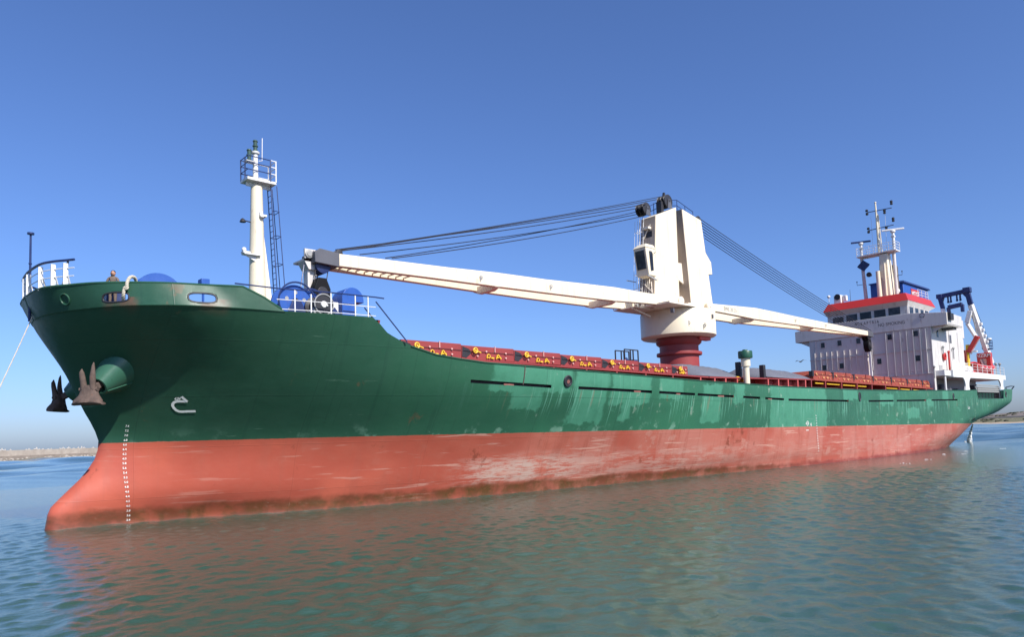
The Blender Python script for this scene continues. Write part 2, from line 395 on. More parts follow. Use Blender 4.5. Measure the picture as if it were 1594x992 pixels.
BOW = {
 -3: (0, 0, .15, .3, .6, .7, 2, 1.0, 4, 1.3, 6, 1.9, 9, 3.0, 13, 4.0, 18, 4.9, 26, 5.9, 34, 6.7, 44, 7.5, 56, 8.0, 70, 8.2),
 -1: (0, 0, .15, .3, .6, .65, 2, .85, 4, 1.1, 6, 1.75, 9, 2.9, 13, 3.9, 18, 4.8, 26, 5.8, 34, 6.6, 44, 7.4, 56, 8.0, 70, 8.2),
 0: (0, 0, .05, .15, .3, .32, 1.9, .42, 3, .55, 5.5, 1.15, 7.9, 2.15, 10.7, 3.1, 13.9, 3.8, 17.5, 4.5, 21.6, 5.1, 26, 5.65, 32, 6.2, 39, 6.8, 48, 7.5, 58, 8, 70, 8.2),
 1.4: (0, 0, .1, .18, .5, .42, 2, .85, 4, 1.5, 6, 2.3, 9, 3.3, 13, 4.3, 17, 5.0, 21, 5.6, 26, 6.2, 32, 6.8, 39, 7.4, 48, 7.9, 58, 8.2),
 3.5: (0, 0, .1, .18, .5, .5, 1, .85, 2, 1.5, 4, 2.5, 6, 3.4, 9, 4.5, 13, 5.5, 17, 6.2, 21, 6.7, 26, 7.2, 32, 7.6, 39, 7.95, 48, 8.2, 58, 8.3),
 6.2: (0, 0, .1, .35, .5, 1.0, 1, 1.65, 2, 2.7, 4, 4.2, 6, 5.2, 9, 6.2, 13, 7.0, 17, 7.5, 21, 7.85, 26, 8.1, 32, 8.2, 40, 8.35),
 8.65: (0, 0, .04, .75, .3, 1.95, 1, 3.5, 2.4, 5.4, 4.2, 6.45, 7.5, 7.05, 9.1, 7.35, 11.5, 7.55, 15, 7.8, 20, 8.05, 26, 8.2, 32, 8.35),
 9.65: (0, 0, .03, .9, .14, 2.0, .4, 2.7, .81, 3.3, 1.47, 4.2, 2.2, 4.85, 3.7, 5.8, 5.3, 6.4, 6.2, 6.8, 8.1, 7.0, 12, 7.3, 20, 7.9, 32, 8.35)}
STERN = {
 -3: (0, 0, .5, 1.5, 2, 3, 4.5, 4.6, 7, 5.6, 12, 6.8, 18, 7.6, 28, 8.2, 40, 8.4),
 0: (0, 0, .5, 2.2, 2, 3.8, 4.5, 5.2, 7, 6.0, 12, 7.0, 18, 7.7, 28, 8.2, 40, 8.4),
 1.5: (0, 0, .3, 2.5, 1.5, 4.2, 3.3, 5.2, 5.3, 6.0, 10, 7.3, 16, 8.0, 25, 8.35),
 2.9: (0, 0, .2, 2.5, 1, 4.2, 3, 5.8, 6, 7.0, 10, 7.8, 16, 8.35),
 4.0: (0, 0, .1, 4, .7, 5.5, 2.2, 6.3, 4.5, 6.75, 7.9, 7.5, 13, 8.2, 18, 8.38),
 4.75: (0, 0, .1, 5, .6, 6.0, 2, 6.7, 4, 7.2, 6.2, 7.6, 10, 8.1, 15, 8.38),
 5.8: (0, 0, .1, 6, .5, 6.9, 1.3, 7.3, 2.3, 7.6, 5, 8.0, 9, 8.38),
 8: (0, 0, .05, 6, .5, 6.9, 1.2, 7.3, 2, 7.6, 5, 8.0, 9, 8.4)}
def stem(z): return pchip(*zip(*STEM), z)
def tail(z): return pchip(*zip(*TAIL), z)
def half(s, z):
    """half breadth of the hull at station s and height z"""
    s = np.atleast_1d(np.asarray(s, float)); z = np.atleast_1d(np.asarray(z, float)); s, z = np.broadcast_arrays(s, z)
    res = []
    for tab, off in ((BOW, s - stem(z)), (STERN, tail(z) - s)):
        lv = sorted(tab); A = np.array([pchip(tab[k][0::2], tab[k][1::2], off) for k in lv])
        # monotone cubic in z below the knuckle, straight above it
        lz = [k for k in lv if k <= 8.65]
        out = pchip_cols(lz, A[:len(lz)], z)
        if tab is BOW:
            t = np.clip((z - 8.65) / 1.0, 0, 1.2); out = np.where(z > 8.65, A[6] * (1 - t) + A[7] * t, out)
        res.append(out)
    return np.minimum(res[0], res[1])
def s_at(U, z): return U + stem(z) * np.clip(1 - U / 25, 0, 1) + (tail(z) - 119) * np.clip((U - 75) / 44, 0, 1)
TOPZ = ((-1, 8.65), (11.35, 8.70), (11.7, 8.40), (12.0, 8.08), (12.45, 7.84), (12.9, 7.66), (13.4, 7.46), (14.2, 7.28), (14.9, 7.15), (17.6, 6.92), (22.2, 6.78), (37, 6.43), (47.3, 6.30), (60.8, 6.29), (72.3, 6.44), (91.7, 6.78), (111.7, 7.33), (121, 7.5))
SLIT = ((-2, 6.5), (10, 6.3), (17, 5.99), (22.2, 5.81), (24.3, 5.77), (48.2, 5.29), (59.3, 5.28), (63.7, 5.30), (89.7, 5.65), (97, 5.80), (109, 6.07), (121, 6.3))
def ztop(s): return np.interp(s, *zip(*TOPZ))
def zslit(s): return np.interp(s, *zip(*SLIT))
def deck_z(s): return zslit(s) - .10

M_BROWNR = paint('rubbed_red_primer', (.21, .08, .065), .6, .2, .3, 3)
ship = thing('cargo_ship', 'long green cargo ship with a red underside and white bridge house afloat in the harbour', 'cargo ship', (0, 0, 0))

SLIT_PX = [(752, 865), (906, 1017), (1028, 1082), (1086, 1140), (1154, 1180), (1188, 1217), (1224, 1317), (1348, 1387), (1392, 1438), (1445, 1487)]
SLITS = [(at(a, 604, y=-8.2)[0], at(b, 604, y=-8.2)[0]) for a, b in SLIT_PX]
OPEN = (97.2, 109.2)
U = sorted(set([0, .02, .05, .1, .16, .24, .34, .46, .6, .78, 1, 1.25, 1.5, 1.8, 2.1] + [round(2.5 + .45 * i, 2) for i in range(20)]
     + [11.35, 11.7, 12.0, 12.25, 12.6, 12.9, 13.3, 13.8, 14.3, 15, 15.8] + [16.5 + i for i in range(93)] + [109.2, 97.2]
     + [110, 111, 112, 113, 114, 115, 116, 116.7, 117.3, 117.8, 118.2, 118.5, 118.7, 118.85, 118.95, 119] + [q for p in SLITS for q in p if q < 80]))
U = np.array(U)
ZF = [-2.5, -1, -.4, 0, .3, .6, .9, 1.2, 1.6, 2, 2.4, 2.8, 3.2, 3.6, 4, 4.4, 4.8]
def hull_shell():
    rows = []
    NZ = len(ZF) + 3
    for k in range(NZ + 2 + 6):
        Z = np.empty(len(U))
        for j, u in enumerate(U):
            # the station's own length at deck level fixes its top and slit heights
            sd = float(s_at(u, np.array([6.3]))[0]) if 14 < u else u
            zl, zh, zt = zslit(sd) - .085, zslit(sd) + .075, ztop(sd if u > 14 else u - .45 if u < 11 else u)
            Z[j] = ZF[k] if k < len(ZF) else ZF[-1] + (zl - ZF[-1]) * (k - len(ZF) + 1) / 4 if k < NZ else zl if k == NZ else zh if k == NZ + 1 else zh + (zt - zh) * (k - NZ - 1) / 6
        S = s_at(U, Z); Y = half(S, Z)
        rows.append(np.stack([S, Y, Z], -1))
    return np.array(rows)
SHELL = hull_shell()
mb = MB(); nr, nc = SHELL.shape[:2]; kl = len(ZF) + 3
for sg in (-1, 1):
    vs = (SHELL * np.array([1, sg, 1])).reshape(-1, 3)
    fs = []
    for i in range(nr - 1):
        for j in range(nc - 1):
            sm = (SHELL[i, j, 0] + SHELL[i, j + 1, 0]) / 2
            if i == kl and any(a <= sm <= b for a, b in SLITS): continue
            if i >= kl and OPEN[0] <= sm <= OPEN[1]: continue
            fs.append((i * nc + j, i * nc + j + 1, (i + 1) * nc + j + 1, (i + 1) * nc + j))
    mb.add(vs, fs)
hull = mb.build('hull', M_HULL, ship, smooth=50, weld=.002)

def pick(px, py, s=(-1, 20), z=(0, 9.6), step=(.1, .1)):
    """where the photograph's spot lies on the port side of the hull"""
    for _ in range(3):
        S, Z = np.meshgrid(np.arange(s[0], s[1], step[0]), np.arange(z[0], z[1], step[1]), indexing='ij')
        ok = S > stem(Z) + .002
        Y = -half(np.where(ok, S, stem(Z) + .01), Z); P = np.stack([S, Y, Z], -1)
        d = np.linalg.norm(proj(P) - np.array([px, py]), axis=-1) + np.where(ok, 0, 1e6)
        i = np.unravel_index(np.argmin(d), d.shape); b = P[i]
        s = (b[0] - step[0] * 1.5, b[0] + step[0] * 1.6); z = (b[2] - step[1] * 1.5, min(b[2] + step[1] * 1.6, 9.65)); step = (step[0] / 6, step[1] / 6)
    return b
def hull_point(s, z, off=0.0):
    h = lambda a, b: np.array([a, -float(half(a, b)[0]), b])
    p = h(s, z); a = h(s + .04, z) - p; b = h(s, z + .04) - p
    n = np.cross(a, b); n /= np.linalg.norm(n)
    if n[1] > 0: n = -n
    return Vector(p + n * off), Vector(n)
def hull_letters(mb, txt, px, py, size, bold=.0, **kw):
    c = pick(px, py, **kw); vs, fs = text_geo(txt, size, bold)
    p, n = hull_point(c[0], c[2]); t = Vector((0, 0, 1)).cross(n).normalized() * -1
    if t.x < 0: t = -t
    out = []
    for v in vs:
        q = p + t * v[0]
        out.append(hull_point(q.x, c[2] + v[1], .03)[0])
    mb.add(out, fs)
# ---- decks
def deck_strip(name, s0, s1, zf, mat, inset=.03, n=60):
    S = np.linspace(s0, s1, n); m = MB(); z = np.array([zf(q) for q in S]); y = np.maximum(half(S, z) - inset, .02)
    vs = [(S[i], -y[i], z[i]) for i in range(n)] + [(S[i], y[i], z[i]) for i in range(n)]
    m.add(vs, [(i, i + 1, n + i + 1, n + i) for i in range(n - 1)])
    return m.build(name, mat, ship, smooth=0)
deck_strip('main_deck', 11.9, 118.6, lambda s: float(deck_z(s)), M_RED)
deck_strip('forecastle_deck', -.25, 11.4, lambda s: 8.60, M_GREEN, .05, 80)
m = MB(); zs = np.linspace(5.9, 8.6, 8); q = [(11.4, -float(half(11.4, z_)[0]) + .06, float(z_)) for z_ in zs]; m.prism(q + [(p[0], -p[1], p[2]) for p in q[::-1]], (.1, 0, 0)); m.build('forecastle_bulkhead', M_RED, ship)

# ---- forecastle bulwark with its mooring openings
def bul_top(s): return np.interp(s, [-2, 5.55, 6.35, 7.05, 7.2], [9.62, 9.56, 9.20, 8.76, 8.66])
PORTS_PX = [((160, 201), (455.5, 470.5)), ((293, 337), (456.5, 471.5))]
PORTS = []
for (xa, xb), (ya, yb) in PORTS_PX:
    ym = (ya + yb) / 2; a, b, t, q = (pick(*p, z=(8.66, 9.65)) for p in ((xa, ym), (xb, ym), ((xa + xb) / 2, ya), ((xa + xb) / 2, yb)))
    PORTS.append(((a[0] + b[0]) / 2, (b[0] - a[0]) / 2, (t[2] + q[2]) / 2, (t[2] - q[2]) / 2))
BU = np.concatenate([[0, .01, .03, .06, .1, .15], np.arange(.2, 8.01, .05)]); BW = np.linspace(0, 1, 21)
for sg, side in ((-1, 'port'), (1, 'starboard')):
    m = MB(); grid = []
    for w in BW:
        z = 8.655 + np.zeros(len(BU)); s = s_at(BU, z)
        for _ in range(2): z = 8.655 + (bul_top(s) - 8.655) * w; s = s_at(BU, z)
        grid.append(np.stack([s, sg * half(s, z), z], -1))
    grid = np.array(grid); n = len(BU); fs = []
    for i in range(len(BW) - 1):
        for j in range(n - 1):
            c = (grid[i, j] + grid[i + 1, j + 1]) / 2
            if c[0] > 7.2: continue
            if any(abs((c[0] - p[0]) / p[1]) ** 3 + abs((c[2] - p[2]) / p[3]) ** 3 < 1 for p in PORTS): continue
            fs.append((i * n + j, i * n + j + 1, (i + 1) * n + j + 1, (i + 1) * n + j))
    m.add(grid.reshape(-1, 3), fs)
    b = m.build('bulwark', M_HULL, ship, smooth=50, weld=.001)
    so = b.modifiers.new('plate', 'SOLIDIFY'); so.thickness = .035; so.offset = 0
    cap = MB(); top = grid[-1]; keep = [tuple(p) for p in top if p[0] < 7.15]
    cap.path(keep[::2], .045, 6); cap.build('bulwark_rail', M_GREEN, b)
    for p in PORTS:
        r = MB(); pts = []
        for k in range(40):
            t = 2 * PI * k / 40; cx, sx = math.cos(t), math.sin(t)
            q = (p[0] + p[1] * math.copysign(abs(cx) ** (2 / 3), cx), p[2] + p[3] * math.copysign(abs(sx) ** (2 / 3), sx))
            v, nn = hull_point(q[0], q[1], .0); pts.append(Vector((v.x, v.y * (1 if sg < 0 else -1), v.z)))
        r.path(pts, .038, 8, True); r.build('mooring_port_frame', M_DARK, b)
# round blind fairlead near the stem
f = pick(102, 466, z=(8.66, 9.6)); fp, fn = hull_point(f[0], f[2], .03)
m = MB(); m.ring(fp, fn, .21, .035, 28, 8); m.build('round_fairlead', M_GREEN, hull)

# ---- hawse pipes (bell-mouthed cones) port and starboard
M_HAWSE = paint('hawse_green_paint', (.036, .112, .072), .33, .12, .12, 1.5)
hp = pick(178, 583.5); ANCH = []
HB = [Vector(pick(178.5 + 30.5 * math.cos(a), 583.5 + 28 * math.sin(a), s=(-.5, 8), z=(3, 8.5))) for a in np.linspace(0, 2 * PI, 28, endpoint=False)]
hdir = Vector((-.93, -.30, -.36)).normalized()
for sg in (-1, 1):
    flip = lambda v, q=sg: Vector((v[0], v[1] * (1 if q < 0 else -1), v[2]))
    c = flip(hp); d = flip(hdir)
    tipc = flip(at(153, 602, y=hp[1] - .5)); d = (tipc - c).normalized(); u = d.cross(Vector((0, 0, 1))).normalized(); w = d.cross(u); n_ = len(HB); vs = []
    tr = lambda i, r, k: tipc + d * k + (u * math.cos(i) + w * math.sin(i)) * r
    ring0 = [flip(p) for p in HB]
    # match each base point with the rim point that lies in the same direction
    dirs = [math.atan2((p - c).dot(w), (p - c).dot(u)) for p in ring0]
    for f_ in (-.12, 0, .2, .4, .6, .8, 1.0):
        vs += [p.lerp(tr(a, .36, 0), f_ if f_ < .3 else .3 + (f_ - .3)) for p, a in zip(ring0, dirs)]
    vs += [tr(a, .29, 0) for a in dirs] + [tr(a, .25, -.5) for a in dirs]
    m = MB().add(vs, [(k * n_ + i, k * n_ + (i + 1) % n_, (k + 1) * n_ + (i + 1) % n_, (k + 1) * n_ + i) for k in range(8) for i in range(n_)] + [tuple(range(8 * n_, 9 * n_))])
    m.build('hawse_pipe', M_HAWSE, ship, smooth=50)
    zt_s = [ring0[2].lerp(tr(dirs[2], .36, 0), f_) + (ring0[2] - c).normalized() * .02 for f_ in (.02, .98)]
    MB().tube(zt_s[0], zt_s[1], .022, n=6).build('hawse_weld', M_HAWSE, ship)
    ANCH.append((tipc, d, flip))
# ---- paint marks on the port side: draught figures, bulb sign, load line, small stern lettering
m = MB()
figs = ['7.4', '7.2', '7.0', '6.8', '6.6', '6.4', '6.2', '6.0', '5.8', '5.6', '5.4', '5.2', '5.0', '4.8', '4.6', '4.4', '4.2', '4.0', '3.8', '3.6', '3.4']
figy = np.linspace(663.5, 810, 21)
figx = np.interp(figy, [663, 680, 695, 712, 730, 752, 775, 800, 812], [198.6, 196.5, 194.6, 194, 194, 196.5, 198.8, 200, 199.5])
for t, x, y in zip(figs, figx, figy):
    m = MB(); hull_letters(m, t, x, y, .125, .002, s=(1, 8)); m.build('draught_mark', M_MARK, hull, smooth=0, normals=False)
m = MB()
for k, t in enumerate(['7.4', '7.2', '7.0', '6.8', '6.6', '6.4', '6.2', '6.0', '5.8', '5.6', '5.4', '5.2', '5.0', '4.8', '4.6']):
    x, y = 1269.6 + k * .31, 647.5 + k * 3.92
    m = MB(); hull_letters(m, t, x, y, .13, .004, s=(50, 60), z=(.5, 5)); m.build('draught_mark', M_MARK, hull, smooth=0, normals=False)
def ribbon(mb, pts, w, off=.03):
    P = [hull_point(p[0], p[2], off) for p in pts]; L = []; Q = []
    for i, (p, n) in enumerate(P):
        d = (P[min(i + 1, len(P) - 1)][0] - P[max(i - 1, 0)][0]).normalized(); s_ = n.cross(d).normalized() * (w / 2)
        L.append(p + s_); Q.append(p - s_)
    n = len(P); mb.add(L + Q, [(i, i + 1, n + i + 1, n + i) for i in range(n - 1)])
m = MB()
crv = [(304.6, 640), (298, 640.1), (291, 640.3), (284, 640.6), (279, 640.4), (274.5, 638.5), (271, 635), (269, 631.5), (269.2, 628.5), (271.5, 626), (275, 624.8), (280, 624.5), (286, 624.6), (292, 624.8)]
ribbon(m, [pick(*p) for p in crv], .115)
ribbon(m, [pick(*p) for p in ((283, 617.2), (286, 620), (289, 622.6), (291.8, 625.2))], .11, .036)
hull_letters(m, '4.24', 276.5, 620.6, .14, .008)
m.build('bulb_mark', M_MARK, hull, smooth=0, normals=False)
m = MB(); c = pick(1256.5, 659.5, s=(46, 56), z=(1, 5)); p, n = hull_point(c[0], c[2], .012)
pts = [(c[0] + .17 * math.cos(t), 0, c[2] + .17 * math.sin(t)) for t in np.linspace(0, 2 * PI, 25)]
ribbon(m, pts, .05); ribbon(m, [(c[0] - .3, 0, c[2]), (c[0] + .3, 0, c[2])], .05, .015)
ribbon(m, [(c[0] - .2, 0, c[2] - .55), (c[0] + .28, 0, c[2] - .55)], .05, .015)
m.build('load_line_mark', M_MARK, hull, smooth=0, normals=False)
m = MB(); hull_letters(m, 'G', 1262, 661.5, .3, .01, s=(46, 58), z=(1, 5)); m.build('load_line_letter', M_MARK, hull, smooth=0, normals=False)
m = MB(); hull_letters(m, 'Luc', 1508, 635, .55, 0, s=(85, 108), z=(2.5, 6)); m.build('stern_lettering', M_MARK, hull, smooth=0, normals=False)
# ---- small openings in the side
def porthole(px, py, r, name, inner, s, ring_mat, z=(4.5, 6.9), tall=1.0):
    c = pick(px, py, s=s, z=z); p, n = hull_point(c[0], c[2], .0)
    t = Vector((1, 0, 0)); up = n.cross(t).normalized(); pts = [p + n * .01 + t * (r * math.cos(a)) + up * (r * tall * math.sin(a)) for a in np.linspace(0, 2 * PI, 24, endpoint=False)]
    o = MB().path(pts, r * .22, 6, True).build(name, ring_mat, hull)
    q = MB(); q.add([v + n * .012 for v in pts], [tuple(range(24))]); q.build('opening', inner, o, smooth=0)
porthole(884, 593.7, .28, 'panama_fairlead', M_DARK, (20, 27), M_DARK)
c = pick(884.4, 594.5, s=(20, 27), z=(4.5, 6.9)); p, n = hull_point(c[0], c[2], .03); MB().lathe(p - n * .01, [(.001, 0), (.11, 0), (.11, .012)], n, 16).build('fairlead_roller', M_BROWNR, hull)
porthole(1338, 618, .22, 'scupper', M_DARK, (58, 68), M_DARK, tall=1.8)
porthole(1484, 617.5, .22, 'scupper', M_DARK, (84, 94), M_DARK, tall=1.6)
porthole(1565.5, 614, .26, 'scupper', M_DARK, (106, 116), M_DARK, (5.5, 7.2), 1.5)
porthole(1515, 653.5, .22, 'outlet_pipe', M_DARK, (92, 106), M_DARK, (2, 4.5))
porthole(1507, 656.8, .22, 'outlet_pipe', M_DARK, (90, 104), M_DARK, (2, 4.5))
# faint upright weld strip in the bulwark and a rail along the top edge
m = MB(); P = [(float(s), -float(half(s, ztop(s))[0]), float(ztop(s))) for s in np.linspace(13.2, 97, 60)]; m.path(P, .04, 6); m.build('bulwark_top_rail', M_GREEN, ship)
c = at(821, 580, y=-8.0); m = MB(); m.path([hull_point(c[0], z, .01)[0] for z in np.linspace(float(zslit(c[0])), float(ztop(c[0])), 6)], .03, 5); m.build('bulwark_stay', M_BROWN, ship)
rgs = random.Random(9)
for a, b in SLITS:
    for sg in (-1, 1):
        n = max(3, int((b - a) / 1.2)); S = np.linspace(a - .4, b + .4, n)
        pts = [(float(s), sg * (float(half(s, zslit(s))[0]) - .30), float(zslit(s))) for s in S]
        wp = MB()
        for p, q in zip(pts, pts[1:]): wp.hexa([(p[0], p[1], p[2] - .2), (q[0], q[1], q[2] - .2), (q[0], q[1] - sg * .03, q[2] - .2), (p[0], p[1] - sg * .03, p[2] - .2), (p[0], p[1], p[2] + .8), (q[0], q[1], q[2] + .8), (q[0], q[1] - sg * .03, q[2] + .8), (p[0], p[1] - sg * .03, p[2] + .8)])
        wp.build('slot_shade_backing', M_DARK, ship, smooth=0)  # added dark backing, stands in for the shade inside the freeing slots
    if a < 45:
        for _ in range(int((b - a) * .35)):
            s = rgs.uniform(a + .2, b - 1.0); L_ = rgs.uniform(.4, 1.2); z = float(zslit(s)); y = -float(half(s, z)[0]) + .02
            MB().box(s, min(s + L_, b), y, y + .06, z - .10, z + rgs.uniform(-.02, .03)).build('slot_lip', M_BROWNR, ship, smooth=0)
# stern bollard roller at the quarter
m = MB(); m.path([(118.9, -7.0, 7.35), (118.9, -7.3, 7.75), (118.4, -7.55, 7.9), (115.5, -7.75, 7.85), (112.0, -8.0, 7.6), (111.8, -8.05, 7.35)], .07, 6)
m.build('stern_rail', M_DARK, ship)

# ---- bow rail and jackstaff
rail = MB(); posts = MB(); S = np.linspace(0, .95, 9)
edge = []
for t in np.linspace(-1, 1, 41):
    dd = abs(t) ** 1.6 * 1.0; s = -.80 + dd + .02
    edge.append((s, math.copysign(float(half(s, 9.6)[0]), t) if abs(t) > .02 else 0.0))
edge = [(s, y) for s, y in edge]
top = [(s + .05, y * .97, 9.62 + 1.0) for s, y in edge]
mid = [(s + .04, y * .97, 9.62 + .36) for s, y in edge]; mid2 = [(s + .05, y * .97, 9.62 + .68) for s, y in edge]
br = MB().path(top, .05, 8).build('bow_railing', M_BLUED, ship)
MB().path(mid, .02, 6).path(mid2, .02, 6).build('railing_bar', M_RAIL, br)
for yt in (-3.2, -2.75, -1.95, -.45, .9, 2.4):
    s, y = min(edge, key=lambda e: abs(e[1] - yt)); MB().bar((s + .05, y * .97, 9.55), (s + .05, y * .97, 10.5), .10, .16).bar((s + .3, y * .9, 9.5), (s + .08, y * .965, 10.25), .05).build('stanchion', M_RAIL, br)
ir = MB().path([(.12, -3.15, 10.6), (.25, -2.2, 10.42), (.4, -1.0, 10.2), (.45, .2, 10.0)], .04, 8).build('inner_rail', M_BLUED, br)
for x, y, z in ((.25, -2.2, 10.4), (.4, -1.0, 10.2), (.43, -.3, 10.08)): MB().bar((x, y, 8.6), (x, y, z), .09, .12).build('stanchion', M_RAIL, br)
p = at(46.5, 450, y=0); zt = at(47, 365, x=p[0])[2]
m = MB(); m.tube((p[0], 0, 8.6), (p[0], 0, zt), .055, .04, 10).tube((p[0], 0, zt - .03), (p[0], 0, zt + .04), .13, .13, 12).tube((p[0], 0, 11.0), (p[0], 0, 11.05), .065, .065, 10)
m.build('jackstaff', M_BLUED, ship)
# ================================================================ forecastle: foremast, rest post, rails, machinery
FM = 9.05
def zy(px, py, s): return at(px, py, x=s)
mast = MB()
zt = 16.35
mast.lathe((FM, 0, 8.6), [(.46, 0), (.44, 1.2), (.285, zt - 8.6)], (0, 0, 1), 28)
mast.prism([(FM + .42, -.05, 8.6), (FM + .98, -.05, 8.6), (FM + .33, -.05, 14.0)], (0, .10, 0))
foremast = mast.build('foremast', M_CREAM, ship, smooth=50)
YN = .46; a = at(385.4, 276, y=-YN); b = at(430.3, 284, y=-YN); z0 = (a[2] + b[2]) / 2
pa, pb = a[0], b[0]
pl = MB().box(pa, pb, -YN, YN, z0 - .09, z0 + .04); pl.box(pa + .1, pb - .1, -.03, .03, z0 - .3, z0 - .09)
pl.prism([(pa + .15, -.06, z0 - .09), (FM, -.06, z0 - .55), (pb - .15, -.06, z0 - .09)], (0, .12, 0))
platform = pl.build('platform', M_RAIL, foremast)
rb = MB(); rw = MB()
for h in (.42, .78, 1.12):
    rb.path([(FM + .55, -YN, z0 + h), (pa + .02, -YN, z0 + h), (pa + .02, .44, z0 + h), (FM + .3, .44, z0 + h)], .026, 6)
    rw.path([(FM + .55, -YN, z0 + h), (pb - .02, -YN, z0 + h), (pb - .02, .44, z0 + h), (FM + .3, .44, z0 + h)], .026, 6)
for x, y in ((pa + .02, .44), (pa + .02, -.1), (FM + .55, -YN)): rb.tube((x, y, z0), (x, y, z0 + 1.14), .03, n=6)
for x, y in ((pb - .02, -YN), (pb - .02, .44)): rw.tube((x, y, z0), (x, y, z0 + 1.14), .035, n=6)
rb.build('platform_railing', M_BLUED, foremast); rw.build('platform_railing', M_RAIL, foremast)
zp = at(399, 240, y=0)[2]
MB().tube((FM - .05, 0, z0), (FM - .05, 0, zp), .14, .12, 14).lathe((FM - .05, 0, zp), [(.2, 0), (.22, .08), (.2, .1)], n=14).tube((FM - .1, 0, z0 + .95), (pa + .22, -.1, z0 + .95), .05).box(pa + .02, pa + .5, -.3, .1, z0 + .92, z0 + .97).build('top_pole', M_RAIL, foremast)
for (x, y, z) in ((FM - .05, 0, zp + .10), (pa + .24, -.1, z0 + .97)):
    l = MB().lathe((x, y, z), [(.14, 0), (.14, .07), (.10, .09), (.10, .26), (.14, .28), (.14, .33), (.10, .35), (.10, .52), (.13, .54), (.11, .61), (.02, .63)], n=14)
    l.build('masthead_light', M_LAMP, foremast)
MB().path([(FM + .1, -.05, zp - .35), (FM + .28, -.05, zp - .3), (FM + .30, -.05, zp + .9)], .022, 6).build('whip_aerial', M_RAIL, foremast)
lad = MB(); lx = FM + .78
for y in (-.2, .2): lad.tube((lx - .12, y, z0), (lx + .30, y, 8.6), .025, n=6)
for x in (.42,): 
    for y in (-.28, .28): lad.tube((lx - .12 + x * .7, y, z0 - .1), (lx + .30 + x, y, 8.9), .022, n=6)
for k in range(26):
    t = k / 26; lad.tube((lx - .12 + .42 * t, -.2, z0 - t * (z0 - 8.6)), (lx - .12 + .42 * t, .2, z0 - t * (z0 - 8.6)), .016, n=5)
for t in (.18, .34, .52, .70, .88):
    x0 = lx - .12 + .42 * t; z = z0 - t * (z0 - 8.6); xe = x0 + .33 + .1 * t
    lad.path([(x0, -.2, z), (x0 + .15, -.33, z), (xe, -.28, z), (xe, .28, z), (x0 + .15, .33, z), (x0, .2, z)], .02, 5)
lad.build('mast_ladder', M_BLUED, foremast)
for (px, py, d) in ((379, 394, -1), (405, 337, .6)):
    p = at(px, py, y=-.35)
    q = MB(); q.box(min(p[0], FM), max(p[0] + .12, FM), -.5, -.1, p[2] - .05, p[2] + .0); q.box(p[0] - .05, p[0] + .3, -.48, -.15, p[2], p[2] + .1); q.ball((p[0] + .05, -.3, p[2] + .2), .12, 10)
    q.prism([(p[0] + .05, -.32, p[2] - .05), (FM, -.32, p[2] - .45), (FM, -.32, p[2] - .05)], (0, .04, 0))
    q.build('lamp_bracket', M_RAIL, foremast)
p = at(385, 345, y=0); MB().tube((FM - .3, 0, p[2]), (FM - .75, -.05, p[2] + .02), .03, n=6).lathe((FM - .75, -.05, p[2] - .08), [(.05, 0), (.16, .0), (.1, .14), (.02, .2)], n=10).build('deck_lamp', M_DARK, foremast)

# white boom-rest post with its cradle
PX_ = 12.0
ph = at(482, 412, x=PX_); py_ = ph[1]
pst = MB().box(PX_ - .24, PX_ + .24, py_ - .24, py_ + .24, 8.6, ph[2] + .1)
for k in range(14):
    z = 9.3 + k * .28
    if z < ph[2] - .2: pst.path([(PX_ + .1, py_ - .24, z), (PX_ + .1, py_ - .36, z + .02), (PX_ + .24, py_ - .36, z + .02), (PX_ + .26, py_ - .24, z)], .018, 5)
pst.tube((PX_ + .40, py_, 9), (PX_ + .40, py_, ph[2]), .02, n=5)
for k in range(14): pst.tube((PX_ + .24, py_, 9.2 + k * .3), (PX_ + .40, py_, 9.2 + k * .3), .018, n=5)
post = pst.build('boom_rest', M_WHITE, ship)
zc = ph[2] + .1
MB().box(PX_ - .5, PX_ + .45, py_ - .45, py_ + .9, zc, zc + .10).box(PX_ - .5, PX_ + .45, py_ - .45, py_ - .33, zc, zc + .62).box(PX_ - .05, PX_ + .45, py_ - .6, py_ - .45, zc + .0, zc + .55).prism([(PX_ - .5, py_ - .4, zc), (PX_ - .25, py_ - .4, zc - .45), (PX_ + .25, py_ - .4, zc - .45), (PX_ + .45, py_ - .4, zc)], (0, .8, 0)).build('cradle', M_WHITE, post)
MB().lathe((PX_ - .28, py_ - .50, zc + .34), [(.20, 0), (.22, .05), (.14, .07), (.14, .1)], (0, -1, 0), 16).build('cradle_pin', M_GREY, post)
q = at(472, 412, x=PX_ - .4); e = at(461, 447, x=PX_ - .4)
MB().tube((PX_ - .4, py_ - .2, zc - .05), (PX_ - 1.2, py_ - .8, 9.6), .03, n=6).build('stay_wire', M_BLUED, post)

# railing along the forecastle edge
rl = MB(); rt = MB(); S = np.linspace(6.9, 11.3, 16); E = [(float(s), -float(half(s, 8.65)[0]) + .12) for s in S]
for h in (.10, .50): rl.path([(s, y, 8.68 + h) for s, y in E], .017, 6)
rt.path([(5.3, E[0][1] + .35, 9.72)] + [(s, y, 8.68 + .96) for s, y in E] + [(11.75, E[-1][1], 9.63)], .03, 6)
for px in (460, 483, 512, 548, 567):
    s = at(px, 480, y=-7.1)[0]; y = -float(half(s, 8.65)[0]) + .12
    rl.bar((s, y, 8.62), (s, y, 9.62 if px != 483 else 9.5), .035, .05)
rt.tube((11.35, -7.4, 9.45), (12.9, -7.55, 7.7), .03, n=6); rt.tube((11.0, -7.0, 9.2), (12.6, -7.0, 7.6), .03, n=6)
g0 = rl.build('forecastle_railing', M_RAIL, ship); rt.build('handrail', M_BLUED, g0)
